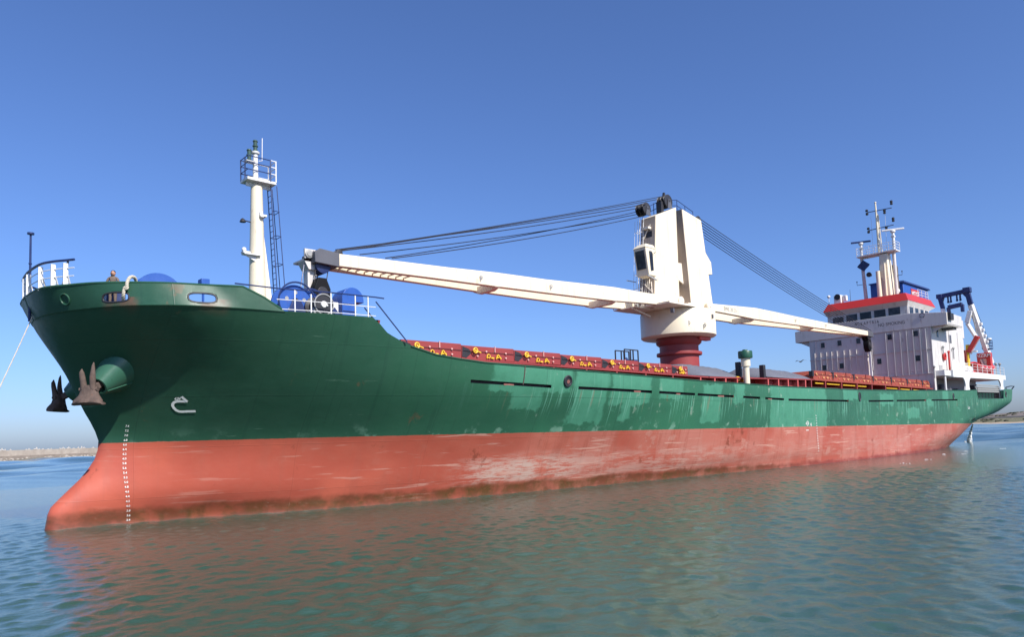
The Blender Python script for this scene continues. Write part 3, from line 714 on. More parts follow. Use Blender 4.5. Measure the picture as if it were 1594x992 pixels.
# inclined steps down to the main deck
st = MB()
for y in (-4.9, -5.6): st.bar((10.2, y, 9.3), (12.6, y, 6.2), .06, .2)
for k in range(9): st.box(10.6 + k * .24, 10.85 + k * .24, -5.6, -4.9, 8.9 - k * .31, 8.94 - k * .31)
st.build('deck_steps', M_BLUED, ship)

# blue cowl ventilator (half-round head)
c = at(543, 470, y=-4.6); vx = c[0]; r_ = (at(560, 470, y=-4.6)[0] - at(526, 470, y=-4.6)[0]) / 2 * .98
ztop_ = at(543, 450, y=-4.6)[2]
pts = [(vx - r_, 0, 8.6)] + [(vx - r_ * math.cos(t), 0, ztop_ - r_ + r_ * math.sin(t)) for t in np.linspace(0, PI, 17)] + [(vx + r_, 0, ztop_ - r_ - .12), (vx + .15, 0, ztop_ - r_ - .12), (vx + .15, 0, 8.6)]
v = MB().prism([(p[0], -5.0, p[2]) for p in pts], (0, 1.0, 0))
vent = v.build('mushroom_ventilator', M_BLUE, ship, bevel=.02)
vb = MB()
for z in (9.0, 9.35, 9.7): vb.box(vx - r_ + .02, vx + .16, -5.03, -5.0, z, z + .04)
vb.build('ventilator_band', M_BLUED, vent)

# ---------------- deck machinery: each winch is a thing of its own
def make_winch(loc, label, ring_r=.95, rings=2, mat=M_BLUE, gap=.75, hoop=True):
    x, y, z = loc
    t = thing('mooring_winch', label, 'winch', loc, 'deck winches on the forecastle')
    f = MB().box(x - .7, x + .7, y - .2, y + 1.9, z, z + .18)
    for yy in (y - .12, y + .85, y + 1.75): f.prism([(x - .5, yy, z + .18), (x + .5, yy, z + .18), (x + .18, yy, z + ring_r + .12), (x - .18, yy, z + ring_r + .12)], (0, .08, 0))
    f.build('winch_frame', M_BLUED, t, bevel=.015)
    for k in range(rings):
        yy = y + .06 + k * gap
        d = MB().lathe((x, yy, z + ring_r + .05), [(ring_r * .985, 0), (ring_r, .03), (ring_r, .08), (ring_r * .98, .10), (ring_r * .34, .10)], (0, 1, 0), 40)
        fl = d.build('drum_flange', mat, t)
        h = MB(); c = Vector((x, yy, z + ring_r + .05))
        for a in range(5):
            an = a * 2 * PI / 5 + .3; h.lathe(c + Vector((math.cos(an), 0, math.sin(an))) * ring_r * .55 + Vector((0, -.012, 0)), [(.085, 0), (.085, .02)], (0, 1, 0), 14)
        h.build('lightening_hole', M_GREY, fl)
        MB().lathe((x, yy - .06, z + ring_r + .05), [(.16, 0), (.18, .03), (.18, .12)], (0, 1, 0), 18).build('shaft_end', M_DARK, fl)
    if hoop: MB().ring((x, y - .12, z + ring_r + .05), (0, 1, 0), ring_r * 1.10, .04, 36, 6).build('guard_hoop', M_BLUED, t)
    MB().lathe((x, y + .1, z + ring_r + .05), [(.36, 0), (.36, 1.6)], (0, 1, 0), 24).build('drum', M_ROPE, t)
    MB().box(x + .3, x + .95, y + 1.0, y + 1.7, z + .2, z + .95).build('motor', mat, t, bevel=.04)
    return t
# the pair beside the mast, the grey warping head, the one whose top shows over the bulwark
pw = at(459, 488, y=-5.0); w1 = (float(at(461, 475, y=-5.6)[0]), -5.6, 8.6)
r1 = .78
make_winch(w1, 'blue mooring winch behind the white railing, nearer the white foremast', r1, 2)
w2 = (float(at(487, 472, y=-5.3)[0]), -5.0, 8.6); r2 = .74
make_winch(w2, 'blue mooring winch with a big round guard hoop, under the hanging black hook block', r2, 2)
bx = at(249, 432, y=-2.6); w3 = (float(bx[0]), -2.6, 8.6); r3 = (bx[2] - 8.65) / 1.80
make_winch(w3, 'blue windlass whose round top shows above the green bow bulwark', r3, 2, hoop=False)
# black and grey capstan with a pale hub standing at the forecastle edge
c = at(500, 484, y=-6.3); cx = float(c[0])
t = thing('warping_winch', 'grey winch with a dark drum and pale hub at the edge of the forecastle', 'winch', (cx, -6.2, 8.6), 'deck winches on the forecastle')
MB().prism([(cx - .45, -6.5, 8.6), (cx + .45, -6.5, 8.6), (cx + .45, -6.5, 9.0), (cx + .3, -6.5, 9.15), (cx - .3, -6.5, 9.15), (cx - .45, -6.5, 9.0)], (0, .6, 0)).build('winch_casing', M_GREY, t, bevel=.03)
zc_ = at(500, 474, y=-6.5)[2]
MB().lathe((cx, -6.55, zc_), [(.42, 0), (.46, .05), (.46, .12), (.3, .15), (.3, .8), (.46, .85), (.46, .9)], (0, 1, 0), 30).build('drum', M_DARK, t)
MB().ring((cx, -6.57, zc_), (0, 1, 0), .45, .03, 30, 6).build('drum_rim', M_GREY, t)
MB().lathe((cx, -6.62, zc_), [(.05, 0), (.14, .02), (.16, .1)], (0, 1, 0), 14).ball((cx + .12, -6.6, zc_ - .05), .06).build('hub', M_RAIL, t)
# small items on the forecastle
c = at(316, 437.5, y=-3.5); MB().box(c[0] - .15, c[0] + .2, -3.75, -3.3, c[2] - .35, c[2] + .06).tube((c[0], -3.5, 8.6), (c[0], -3.5, c[2] - .3), .05).build('vent_box', M_BLUE, ship, bevel=.02)
c = at(179, 463, y=-3.0); MB().box(c[0] - .35, c[0] + .35, -3.2, -2.6, 8.6, c[2] + .28).build('valve_box', M_BLUED, ship, bevel=.03)
c = at(519, 480, y=-5.2); MB().box(c[0] - .2, c[0] + .15, -5.4, -5.0, 8.6, c[2] + .25).build('equipment_box', M_RAIL, ship, bevel=.02)
for px in (302, 315, 328):
    c = at(px, 465, y=-5.0)
    m = MB().lathe((c[0] + .3, -4.6, 8.6), [(.2, 0), (.16, .05), (.14, .35), (.21, .4), (.2, .5), (.05, .52)], n=18); m.build('bollard', M_YEL if px == 315 else M_DARK, ship)

# ================================================================ hatches
HY = -6.75
top_z = lambda s: np.interp(s, [12, 39, 55, 88], [7.98, 7.53, 8.03, 7.86])
led_z = lambda s: np.interp(s, [12, 20, 39, 55, 88], [7.2, 7.16, 6.93, 7.22, 6.98])
FR = (13.1, 37.6); AF = (float(at(1262, 590, y=HY)[0]), float(at(1446, 600, y=HY)[0]))
coam = MB()
coam.prism([(12.6, HY + 1.2, 6.05), (20, HY + 1.2, 5.75), (48, HY + 1.2, 5.1), (AF[1], HY + 1.2, 5.3), (AF[1], HY + 1.2, float(led_z(AF[1]))), (55, HY + 1.2, float(led_z(55))), (38.5, HY + 1.2, float(led_z(38.5))), (12.6, HY + 1.2, float(led_z(12.6)))], (0, .1, 0))
coam.box(12.6, 12.75, -6.4, 6.4, 6.05, 7.4)
coam.prism([(12.6, 6.3, 6.05), (20, 6.3, 5.75), (AF[1], 6.3, 5.3), (AF[1], 6.3, 7.0), (12.6, 6.3, 7.0)], (0, .1, 0))
coaming = coam.build('hatch_coaming', M_RED, ship, smooth=0)
lg = MB()
for a, b, mt in ((FR[0] - .6, FR[1] + 1.2, M_RED), (FR[1] + 1.3, AF[0] - .1, M_RED), (AF[0], AF[1] + .3, M_REDO)):
    a = max(a, 13.2); l = MB(); za, zb_ = float(led_z(a)), float(led_z(b))
    l.hexa([(a, HY - .32, za - .10), (b, HY - .32, zb_ - .10), (b, HY + 1.3, zb_ - .10), (a, HY + 1.3, za - .10), (a, HY - .32, za), (b, HY - .32, zb_), (b, HY + 1.3, zb_), (a, HY + 1.3, za)])
    l.build('coaming_ledge', mt, coaming, smooth=0)
stays_px = [756, 804, 862, 913, 960, 1005, 1047, 1090, 1112, 1129, 1147, 1195, 1211, 1226, 1241, 1253, 1262, 1284, 1309, 1333, 1356, 1377, 1398, 1417, 1440]
for px in stays_px:
    s = float(at(px, 590, y=HY - .25)[0]); zl = float(led_z(s)) - .1; zb_ = float(deck_z(s))
    w = .10 + s * .0012
    k = MB().prism([(s - w / 2, HY - .30, zl), (s - w / 2, HY + 1.19, zl), (s - w / 2, HY + 1.19, zb_), (s - w / 2, HY - .05, zb_), (s - w / 2, HY - .26, zb_ + .7)], (w, 0, 0))
    k.build('coaming_stay', M_REDL if 1085 < px < 1255 else M_RED, coaming, smooth=0)
pipe = MB(); pipe2 = MB()
for a, b in ((915, 956), (963, 1003), (1007, 1043), (1268, 1281), (1286, 1306), (1311, 1330), (1334, 1347), (1378, 1395), (1400, 1415), (1420, 1440)):
    sa, sb = (float(at(q, 585, y=HY - .1)[0]) for q in (a, b)); za, zb_ = float(led_z(sa)) - .32, float(led_z(sb)) - .32
    pipe.tube((sa, HY - .08, za), (sb, HY - .08, zb_), .055, n=8)
pipe.build('yellow_pipe', M_YEL, coaming)
for dz in (.45, .62): pipe2.tube((13, HY + .05, float(led_z(13)) - dz), (38, HY + .05, float(led_z(38)) - dz), .035, n=6).tube((38, HY + .05, float(led_z(38)) - dz), (AF[1], HY + .05, float(led_z(AF[1])) - dz), .035, n=6)
pipe2.build('service_pipe', M_BROWN, coaming)
for px0, px1 in ((1093, 1108), (1111, 1127), (1130, 1145), (1197, 1209), (1213, 1224), (1228, 1239), (1243, 1252)):
    sa, sb = (float(at(q, 590, y=HY)[0]) for q in (px0, px1)); zl = float(led_z(sa)) - .12
    MB().box(sa, sb, HY + .20, HY + .30, zl - .46, zl - .02).build('coaming_panel', M_REDL, coaming, bevel=.02)
c = at(1151, 590, y=HY - .05)
MB().cbox((c[0] - .35, HY - .08, c[2]), (.5, .2, .3)).cbox((c[0] + .5, HY - .08, c[2] - .1), (.35, .2, .2)).build('hydraulic_valve', M_YEL, coaming)

M_PALE = paint('pale_orange_fitting', (.66, .33, .14), .5, .2, .2, 3)
M_PALER = paint('pale_pink_fitting', (.62, .34, .30), .5, .15, .1, 3)
def make_cover(loc, L, h, label, group, mat, aft=False):
    """one panel of a folding hatch: side plate with its wheel, bearing bracket, cleats and lifting lug"""
    x, y, z = loc
    t = thing('hatch_cover', label, 'hatch cover', loc, group)
    w = 6.4 - y
    b = MB()
    if aft: b.prism([(x + .10, y, z), (x + L - .06, y, z), (x + L - .06, y, z + h * .72), (x + L - .55, y, z + h), (x + .5, y, z + h), (x + .10, y, z + h * .5)], (0, w, 0))
    else: b.box(x + .012, x + L - .012, y, y + w, z, z + h)
    b.build('cover_panel', mat, t, smooth=0, bevel=.02)
    br = MB().prism([(x + .06, y - .02, z + h * .92), (x + .50, y - .02, z + h * .74), (x + .62, y - .02, z + h * .45), (x + .3, y - .02, z + h * .1), (x + .02, y - .02, z + h * .15)], (0, .015, 0)) if not aft else MB().box(x - .10, x + .16, y - .04, y + .3, z + h * .35, z + h * .95)
    br.build('bearing_bracket', M_DARK, t, smooth=0)
    wx = x + (.78 if not aft else .55)
    if aft: MB().ring((wx, y - .08, z + h * .62), (0, 1, 0), .08, .03, 14, 6).bar((wx, y - .08, z + h * .62), (wx + .3, y - .06, z + h * .5), .04).build('wheel', M_PALE, t)
    else: MB().ring((wx, y - .18, z + h * .64), (0, 1, 0), .125, .036, 22, 8).tube((wx, y - .20, z + h * .64), (wx, y, z + h * .64), .05, n=10).bar((wx, y - .16, z + h * .64), (wx + .42, y - .10, z + h * .52), .05).build('wheel', M_YEL, t)
    for k, (dx, dz) in enumerate(((1.75, .30), (2.45, .28))):
        dx = dx / 3.6 * L
        c = MB()
        if aft: c.ring((x + dx, y - .05, z + h * dz), (0, 1, 0), .07, .028, 12, 5).bar((x + dx + .1, y - .05, z + h * .2), (x + dx + .25, y - .05, z + h * .36), .05)
        elif k == 0: c.ring((x + dx, y - .06, z + h * dz), (0, 1, 0), .095, .03, 16, 6).box(x + dx + .15, x + dx + .34, y - .1, y, z + h * dz - .12, z + h * dz - .05).bar((x + dx - .12, y - .05, z + h * .12), (x + dx - .12, y - .05, z + h * .3), .05)
        else: c.bar((x + dx - .2, y - .08, z + h * .12), (x + dx - .10, y - .08, z + h * .44), .055, .05).bar((x + dx + .12, y - .08, z + h * .12), (x + dx - .08, y - .08, z + h * .46), .08, .05).box(x + dx - .2, x + dx + .14, y - .09, y - .03, z + h * .20, z + h * .28)
        c.build('cleat', M_YEL if not aft else M_PALE, t)
    lx = x + 2.2 / 3.6 * L
    MB().bar((lx, y - .04, z + h * .62), (lx, y - .04, z + h * 1.06), .05).build('lifting_lug', M_PALER if not aft else mat, t)
    k = MB()
    for dx, dz in ((1.6, .62), (2.95, .58), (2.95, .22), (1.0, .25)): k.ball((x + dx / 3.6 * L, y - .05, z + h * dz), .06 if not aft else .05, 8)
    k.build('clamp', M_PALER if not aft else M_PALE, t)
    MB().tube((x + .1, y - .05, z + h * .60), (x + L - .05, y - .05, z + h * .57), .014, n=5).build('hose', M_DARK, t)
    return t
ordn = ['first', 'second', 'third', 'fourth', 'fifth', 'sixth', 'seventh']
ring_px = [649, 733.5, 812, 883.3, 947, 1005.5, 1057.5]
xs = [float(at(q, 552, y=HY - .14)[0]) - .78 for q in ring_px]; Lf = (xs[-1] - xs[0]) / 6
for i in range(7):
    x = xs[0] + Lf * i; z = float(led_z(x)); h = float(top_z(x + Lf / 2)) - float(led_z(x + Lf / 2))
    lab = f'{ordn[i]} red hatch cover from the bow, with a yellow wheel' if i < 6 else 'last red hatch cover of the long row, beside the crane pedestal'
    make_cover((x, HY, z), Lf + .0 if i < 6 else 1.9, h, lab, 'red hatch covers forward of the crane', M_RED)
gap_px = [1265.6, 1296.6, 1329, 1358.7, 1387, 1411.6, 1435, 1447]
gx = [float(at(q, 590, y=HY)[0]) for q in gap_px]
for i in range(7):
    x, L = gx[i], gx[i + 1] - gx[i]; z = float(led_z(x)); h = float(top_z(x)) - z
    lab = f'{ordn[i]} orange-red hatch cover behind the grey tarpaulins, counted towards the bridge house' if i < 6 else 'short orange-red hatch cover right against the white bridge house'
    make_cover((x, HY, z), L, h, lab, 'orange-red hatch covers before the bridge house', M_REDO, True)
# grey tarpaulins over the middle hatch panels
def tarp(px0, px1, hpx, label):
    s0, s1 = (float(at(q, 580, y=HY)[0]) for q in (px0, px1)); n = 40; m = MB()
    z = float(led_z((s0 + s1) / 2)) + .05; vs = []; ncs = 10
    for i in range(n + 1):
        u = i / n; s = s0 + (s1 - s0) * u
        hh = hpx * (min(1, u / .16) ** .7) * (1 - .18 * max(0, u - .3) - .45 * max(0, (u - .96) / .04))
        for k in range(ncs + 1):
            v = k / ncs; yy = HY - .12 + v * 3.4; zz = z + hh * (min(1, v / .62)) ** .8 + .025 * math.sin(s * 3.1 + v * 5) * v + .02 * math.sin(s * 7.3 + v * 9)
            vs.append((s, yy, zz))
        vs.append((s, HY + 6, z)); vs.append((s, HY - .12, z - .02))
    w = ncs + 3
    m.add(vs, [(i * w + k, i * w + (k + 1) % w, (i + 1) * w + (k + 1) % w, (i + 1) * w + k) for i in range(n) for k in range(w)] + [tuple(range(w)), tuple(range(n * w, n * w + w))])
    o = m.build('tarpaulin', M_TARP, loc=(s0, HY, z), smooth=60); tag(o, label, 'tarpaulin', 'grey tarpaulins on the middle hatches'); return o
tarp(1082, 1153, 1.05, 'grey tarpaulin over the hatch just behind the red crane pedestal')
tarp(1191, 1262, .98, 'grey tarpaulin over the hatch nearer the white bridge house')
for px, top in ((1152.5, 564), (1189.5, 568.5)):
    c = at(px, 590, y=HY); zt = at(px, top, y=HY)[2]
    MB().box(c[0] - .16, c[0] + .16, HY - .1, HY + .3, float(led_z(c[0])) - .05, zt).build('hatch_end_stop', M_DARK, ship, bevel=.03)
s0, s1 = (float(at(q, 585, y=HY)[0]) for q in (1154, 1189)); z = float(led_z(s0))
MB().box(s0, s1, HY + .8, 6.0, z - 1.0, z + .18).build('cross_deck', M_RED, ship)
# dark rack standing on the forward hatch covers
c = at(983, 557, y=-4.2); zz = float(top_z(34)); x = float(c[0])
t = thing('lashing_rack', 'small dark metal rack standing on the red hatch covers beside the crane', 'rack', (x, -4.2, zz))
zt = at(983, 545, y=-4.2)[2]; f = MB()
for dx in (-.75, -.1, .2, .75):
    for y in (-4.2, -3.4): f.bar((x + dx, y, zz), (x + dx, y, zt), .07)
for y in (-4.2, -3.4):
    f.bar((x - .75, y, zt), (x + .75, y, zt), .07); f.bar((x - .75, y, zz + .35), (x - .1, y, zz + .35), .05)
f.build('rack_frame', M_DARK, t, smooth=0)
lk = MB()
for k in range(5): lk.ball((x - .55 + k * .12, -4.0, zz + .35 + .12 * (k % 3)), .13, 8, (1, .7, 1.2))
lk.box(x + .22, x + .72, -4.15, -3.5, zz + .02, zz + .6)
lk.build('chain_bundle', M_BLUED, t)

# ventilator pipe with a green cowl on the side deck
c = at(1163, 600, y=-7.4); x = float(c[0]); z0 = float(deck_z(x)); zb = at(1160, 571, y=-7.4)[2]; zt = at(1160, 558, y=-7.4)[2]; ztt = at(1160, 548, y=-7.4)[2]
vp = MB().lathe((x - .02, -7.4, z0), [(.24, 0), (.23, zb - z0 - .3), (.25, zb - z0), (.33, zb - z0 + .02), (.34, zt - z0 + .05)], n=24)
ventp = vp.build('side_deck_vent', M_CREAM, ship, smooth=50)
MB().lathe((x - .02, -7.4, zt), [(.34, -.02), (.50, 0), (.52, .05), (.52, ztt - zt), (.49, ztt - zt + .05), (.2, ztt - zt + .08), (.18, ztt - zt + .16), (.02, ztt - zt + .17)], n=28).build('vent_cowl', M_GREENV, ventp, smooth=40)
# ================================================================ deck crane (turns on the red pedestal): one thing
CXC, CYC = 45.6, 0.0
pc = at(1058, 560, y=0)[0]; CXC = float(at(1057, 545, y=0)[0])
pr = 1.62
ped = MB().lathe((CXC, 0, 5.0), [(pr, 0), (pr, 4.45), (pr + .26, 4.5), (pr + .28, 4.62), (pr + .26, 4.74), (pr, 4.78), (pr, 5.3), (pr + .25, 5.5), (pr + .30, 5.75)], n=48)
pedestal = ped.build('crane_pedestal', M_RED, ship, smooth=40)
# heights from the photograph
zhb = at(1053, 530, y=-3.0)[2]; zht = at(1053, 488, y=-3.0)[2]
zped = 5.0 + 5.75
crane = thing('deck_crane', 'cream twin-jib deck crane with a tall split tower turning on a red pedestal', 'crane', (CXC, 0, zped))
RH = 3.1
def sup(r, n=64, p=3.0): return [(CXC + r * math.copysign(abs(math.cos(a)) ** (2 / p), math.cos(a)), r * math.copysign(abs(math.sin(a)) ** (2 / p), math.sin(a))) for a in np.linspace(0, 2 * PI, n, endpoint=False)]
def stack(mb, rings):
    n = len(rings[0][0]); vs = []
    for pts, z in rings: vs += [(x, y, z) for x, y in pts]
    mb.add(vs, [(k * n + i, k * n + (i + 1) % n, (k + 1) * n + (i + 1) % n, (k + 1) * n + i) for k in range(len(rings) - 1) for i in range(n)] + [tuple(range(n))[::-1], tuple(range((len(rings) - 1) * n, len(rings) * n))])
    return mb
zb_, zt_ = 10.98, 13.12
hs = stack(MB(), [(sup(RH * .96, p=2.05), zb_ - .0), (sup(RH, p=2.05), zb_ + .10), (sup(RH, p=2.05), zt_ - .06), (sup(RH * .985, p=2.05), zt_)])
house = hs.build('slewing_house', M_CREAM, crane, smooth=40)
MB().lathe((CXC, 0, zped), [(pr + .25, 0), (pr + .25, zb_ - zped + .02)], n=40).build('slewing_ring', M_RED, crane)
MB().cbox((CXC + .9, -pr - .2, zb_ - .16), (1.6, .5, .3)).build('ring_bracket', M_REDL, crane, bevel=.03)
sm = MB()
for px, py in ((1045, 484), (1106, 493)):
    c = at(px, py, y=-2.95); MB().cbox((c[0], -RH + .05, c[2]), (.16, .3, .34)).build('lifting_eye', M_GREYD, house, bevel=.02)

# towers: forward and aft halves, each a tapered box
TY = .78
def P(px, py, y): return at(px, py, y=y)
fb = [P(1019, 478, -TY), P(1058.5, 478, -TY)]; ft = [P(1021.5, 335, -TY), P(1053, 322.5, -TY)]
ab = [P(1077.5, 482, -TY), P(1112, 486, -TY)]; at_ = [P(1062, 325, -TY), P(1092, 343, -TY)]
zbase = zt_ - .02
def tower(b, t, name, y1=.78):
    x0, x1 = b[0][0], b[1][0]; return MB().hexa([(x0, -TY, zbase), (x1, -TY, zbase), (x1, y1, zbase), (x0, y1, zbase), (t[0][0], -TY * .95, t[0][2]), (t[1][0], -TY * .95, t[1][2]), (t[1][0], y1 * .95, t[1][2]), (t[0][0], y1 * .95, t[0][2])])
tf = tower(fb, ft, 'f').build('tower', M_CREAM, crane, smooth=0, bevel=.04)
ta = tower(ab, at_, 'a').build('tower', M_CREAM, crane, smooth=0, bevel=.04)
# web between the halves with its arched foot
xm0, xm1 = fb[1][0] - .2, ab[0][0] + .2
zk = P(1066, 412, -.3)[2]
pts = [(xm0, -.30, zbase), (xm0, -.30, zk - .1), (xm1, -.30, zk + .1), (xm1, -.30, zbase + .9)] + [(xm0 + (xm1 - xm0) * .5 + (xm1 - xm0) * .5 * math.cos(a), -.30, zbase + .9 + 1.2 * math.sin(a)) for a in np.linspace(.3, 1.4, 5)]
MB().prism([(xm0, -.22, zk - 1.5), (xm0, -.22, zk), (xm1, -.22, zk + .1), (xm1, -.22, zk - 2.4), (xm0 + (xm1 - xm0) * .8, -.22, zk - 1.7), (xm0 + (xm1 - xm0) * .5, -.22, zk - 1.45)], (0, .1, 0)).box(xm0, xm1, .45, .75, zbase, 20.5).build('tower_web', M_CREAMD, crane, smooth=0)
# added plates on the forward faces: shade painted in as darker colour, plus grease
M_SHADEP = paint('painted_shade_and_grease', (.33, .27, .23), .55, .22, .45, 1.1, grime=.6)
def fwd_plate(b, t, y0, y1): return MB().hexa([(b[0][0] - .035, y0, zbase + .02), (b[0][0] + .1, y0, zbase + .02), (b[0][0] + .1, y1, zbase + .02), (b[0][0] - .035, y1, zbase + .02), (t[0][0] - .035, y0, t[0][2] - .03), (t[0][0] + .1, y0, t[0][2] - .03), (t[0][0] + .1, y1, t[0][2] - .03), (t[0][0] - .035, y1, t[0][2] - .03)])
fwd_plate(fb, ft, -.70, .72).build('tower_shade_plate', M_SHADEP, crane, smooth=0)
fwd_plate(ab, at_, -.74, .72).build('tower_shade_plate', M_SHADEP, crane, smooth=0)
# details on the shaded forward face: ladder, pipes, dark hatch
xf = (fb[0][0] + ft[0][0]) / 2
def onface(h): return fb[0][0] + (ft[0][0] - fb[0][0]) * (h - zbase) / (ft[0][2] - zbase) - .03
lad = MB()
for y in (.35, .75): lad.path([(onface(h) - .18, y, h) for h in np.linspace(zbase + .1, 20.9, 12)], .03, 6)
for h in np.arange(zbase + .3, 20.6, .32): lad.tube((onface(h) - .18, .35, h), (onface(h) - .18, .75, h), .018, n=5)
for h in np.arange(zbase + .5, 20.6, 1.2): lad.path([(onface(h) - .18, .33, h), (onface(h) - .62, .30, h), (onface(h) - .75, .55, h), (onface(h) - .62, .80, h), (onface(h) - .18, .77, h)], .02, 5)
for y in (.28, .55, .82): lad.path([(onface(h) - .70, y, h) for h in np.linspace(zbase + 1.5, 20.6, 10)], .016, 5)
lad.build('tower_ladder', M_RAIL, crane)
h0 = at(1009, 367, x=onface(19))[2]
MB().box(onface(h0) - .02, onface(h0) + .1, -.42, .22, h0 - .35, h0 + .35).build('inspection_hatch', M_DARK, crane, smooth=0)
pp = MB()
for k, y in enumerate((-.55, -.35, -.1, .15)): pp.path([(onface(h) - .06, y + .1 * math.sin(h * 1.3 + k), h) for h in np.linspace(zbase + .1, 15.3 + .3 * k, 9)], .045, 6)
pp.bar((onface(14.4) - .1, -.7, 14.3), (onface(15.2) - .1, .3, 15.3), .05).bar((onface(14.4) - .1, .2, 14.0), (onface(15.2) - .1, -.6, 14.9), .05).cbox((onface(15.9) - .2, -.2, 15.8), (.35, .5, .25)).cbox((onface(20) - .2, .0, 19.9), (.4, .6, .18)).bar((onface(19.6) - .1, .4, 19.1), (onface(20.2) - .1, -.3, 20.2), .07)
pp.build('hydraulic_piping', M_CREAMD, crane)
# operator's cab
cz0, cz1 = P(1010, 429, -1.3)[2], P(1010, 380, -1.3)[2]
cx0 = float(P(1003, 395, -1.45)[0]) + .22; cx1 = float(P(1020.5, 400, -1.45)[0]); 
cab = MB()
y0c, y1c = -1.45, -.25
cab.hexa([(cx0 + .30, y0c, cz0), (cx1, y0c, cz0), (cx1, y1c, cz0), (cx0 + .30, y1c, cz0), (cx0 - .05, y0c, cz1 - .35), (cx1, y0c, cz1 - .35), (cx1, y1c, cz1 - .35), (cx0 - .05, y1c, cz1 - .35)])
cab.hexa([(cx0 - .12, y0c - .05, cz1 - .345), (cx1, y0c - .05, cz1 - .345), (cx1, y1c + .05, cz1 - .345), (cx0 - .12, y1c + .05, cz1 - .345), (cx0 + .25, y0c + .15, cz1), (cx1, y0c + .15, cz1), (cx1, y1c - .15, cz1), (cx0 + .25, y1c - .15, cz1)])
cabo = cab.build('operator_cab', M_CREAM, crane, smooth=0, bevel=.05)
fw_ = lambda v, u: (cx0 + .30 - .35 * v - .02, y0c + (y1c - y0c) * u, cz0 + (cz1 - .35 - cz0) * v)
MB().prism([fw_(.24, .14), fw_(.24, .86), fw_(.90, .86), fw_(.90, .14)], (-.03, 0, -.005)).build('cab_window', M_GLASS, cabo, smooth=0)
sw = [(cx0 + .52, y0c - .03, cz0 + .35), (cx0 + .88, y0c - .03, cz0 + .45), (cx0 + .84, y0c - .03, cz1 - .75), (cx0 + .70, y0c - .03, cz1 - .60), (cx0 + .38, y0c - .03, cz1 - .62)]
MB().prism(sw, (0, .04, 0)).build('cab_window', M_GLASS, cabo, smooth=0)
MB().bar((cx1 - .3, y0c - .05, cz1 - .75), (cx1 - .3, y0c - .25, cz1 - .7), .04).bar((cx0 + .05, .6, cz0 - .1), (cx1, .6, cz0 - .1), .06).bar((cx0 + .1, y0c, cz0 - .05), (cx1, y0c, cz0 - .3), .1).build('cab_bracket', M_GREY, cabo)
MB().prism([(CXC - 5.0, -2.75, zt_ + .03), (CXC - .9, -2.75, zt_ + .03), (CXC - .9, 2.2, zt_ + .03), (CXC - 5.0, 2.2, zt_ + .03)], (0, 0, .14)).build('hinge_platform', M_CREAMD, crane, smooth=0)
# access platform at the tower foot
pf = MB().box(fb[0][0] - 1.9, fb[0][0], -.3, 1.9, zbase - .05, zbase + .03); ax0 = fb[0][0] - 1.9
for y in (-.3, 1.9):
    for h in (.55, 1.05): pf.tube((ax0, y, zbase + h), (fb[0][0], y, zbase + h), .025, n=6)
for x in (ax0, ax0 + .9): 
    for y in (-.3, 1.9): pf.tube((x, y, zbase), (x, y, zbase + 1.05), .03, n=6)
pf.bar((ax0, 0, zbase - .1), (fb[0][0] + .4, 0, zbase - .55), .1)
pf.build('access_platform', M_CREAMD, crane)
# head sheaves, rails and fittings on top
def sheave(px, py, y, r, nm='head_sheave'):
    c = P(px, py, y); m = MB()
    for k in range(3): m.lathe((c[0], y + k * .34, c[2]), [(r * .75, 0), (r, .03), (r * .84, .09), (r, .15), (r * .75, .18)], (0, 1, 0), 28)
    m.tube((c[0], y - .1, c[2]), (c[0], y + 1.1, c[2]), .1, n=10)
    o = m.build(nm, M_DARK, crane)
    MB().prism([(c[0] - .28, y - .08, c[2] - r * 1.1), (c[0] + .38, y - .08, c[2] - r * 1.1), (c[0] + .12, y - .08, c[2] + .15), (c[0] - .12, y - .08, c[2] + .15)], (0, .06, 0)).build('sheave_cheek', M_GREYD, o)
    return c
sh1 = sheave(1007.5, 324.5, -.5, .52); sh2 = sheave(1041, 313, -.5, .58)
sh3 = sheave(1088, 343, -.4, .40)
MB().prism([(sh2[0] - .25, -.1, sh2[2]), (sh2[0] + .3, -.1, sh2[2]), (sh2[0] + .1, -.1, sh2[2] + .85), (sh2[0] - .05, -.1, sh2[2] + .85)], (0, .15, 0)).box(sh2[0] - .85, sh2[0] - .5, -.3, .2, ft[1][2] - .9, sh2[2] - .1).build('head_bracket', M_DARK, crane)
hr = MB(); q = [(ft[0][0] + .6, -.7, ft[0][2] + .9), (ft[1][0] - .3, -.7, ft[1][2] + .95)]
for dz in (0, -.5): hr.path([(ft[0][0] + .2, .7, ft[0][2] + .9 + dz), (ft[1][0], .7, ft[1][2] + 1.0 + dz), (at_[0][0] + .4, .0, at_[0][2] + 1.05 + dz), (at_[1][0] - .1, .0, at_[1][2] + .95 + dz)], .03, 6)
for x, y, z in ((ft[0][0] + .2, .7, ft[0][2]), (ft[1][0] - 1.2, .7, ft[1][2] - .5), (ft[1][0], .7, ft[1][2]), (at_[0][0] + .4, 0, at_[0][2]), (at_[0][0] + 1.6, 0, at_[0][2] - .25), (at_[1][0] - .1, 0, at_[1][2])): hr.tube((x, y, z - .1), (x, y, z + 1.0), .03, n=6)
hr.build('top_railing', M_BLUED, crane)
c = P(1102, 405, -.4); z0, z1 = P(1102, 430, -.4)[2], P(1096, 400, -.4)[2]
MB().prism([(c[0] - 1.0, -.5, z0), (c[0] + .45, -.5, z0 + .2), (c[0] + .35, -.5, z1 - .4), (c[0] - 1.0, -.5, z1 + .9)], (0, .9, 0)).build('winch_cover', M_CREAM, crane, bevel=.04)
xe = at_[1][0]; rp = MB()
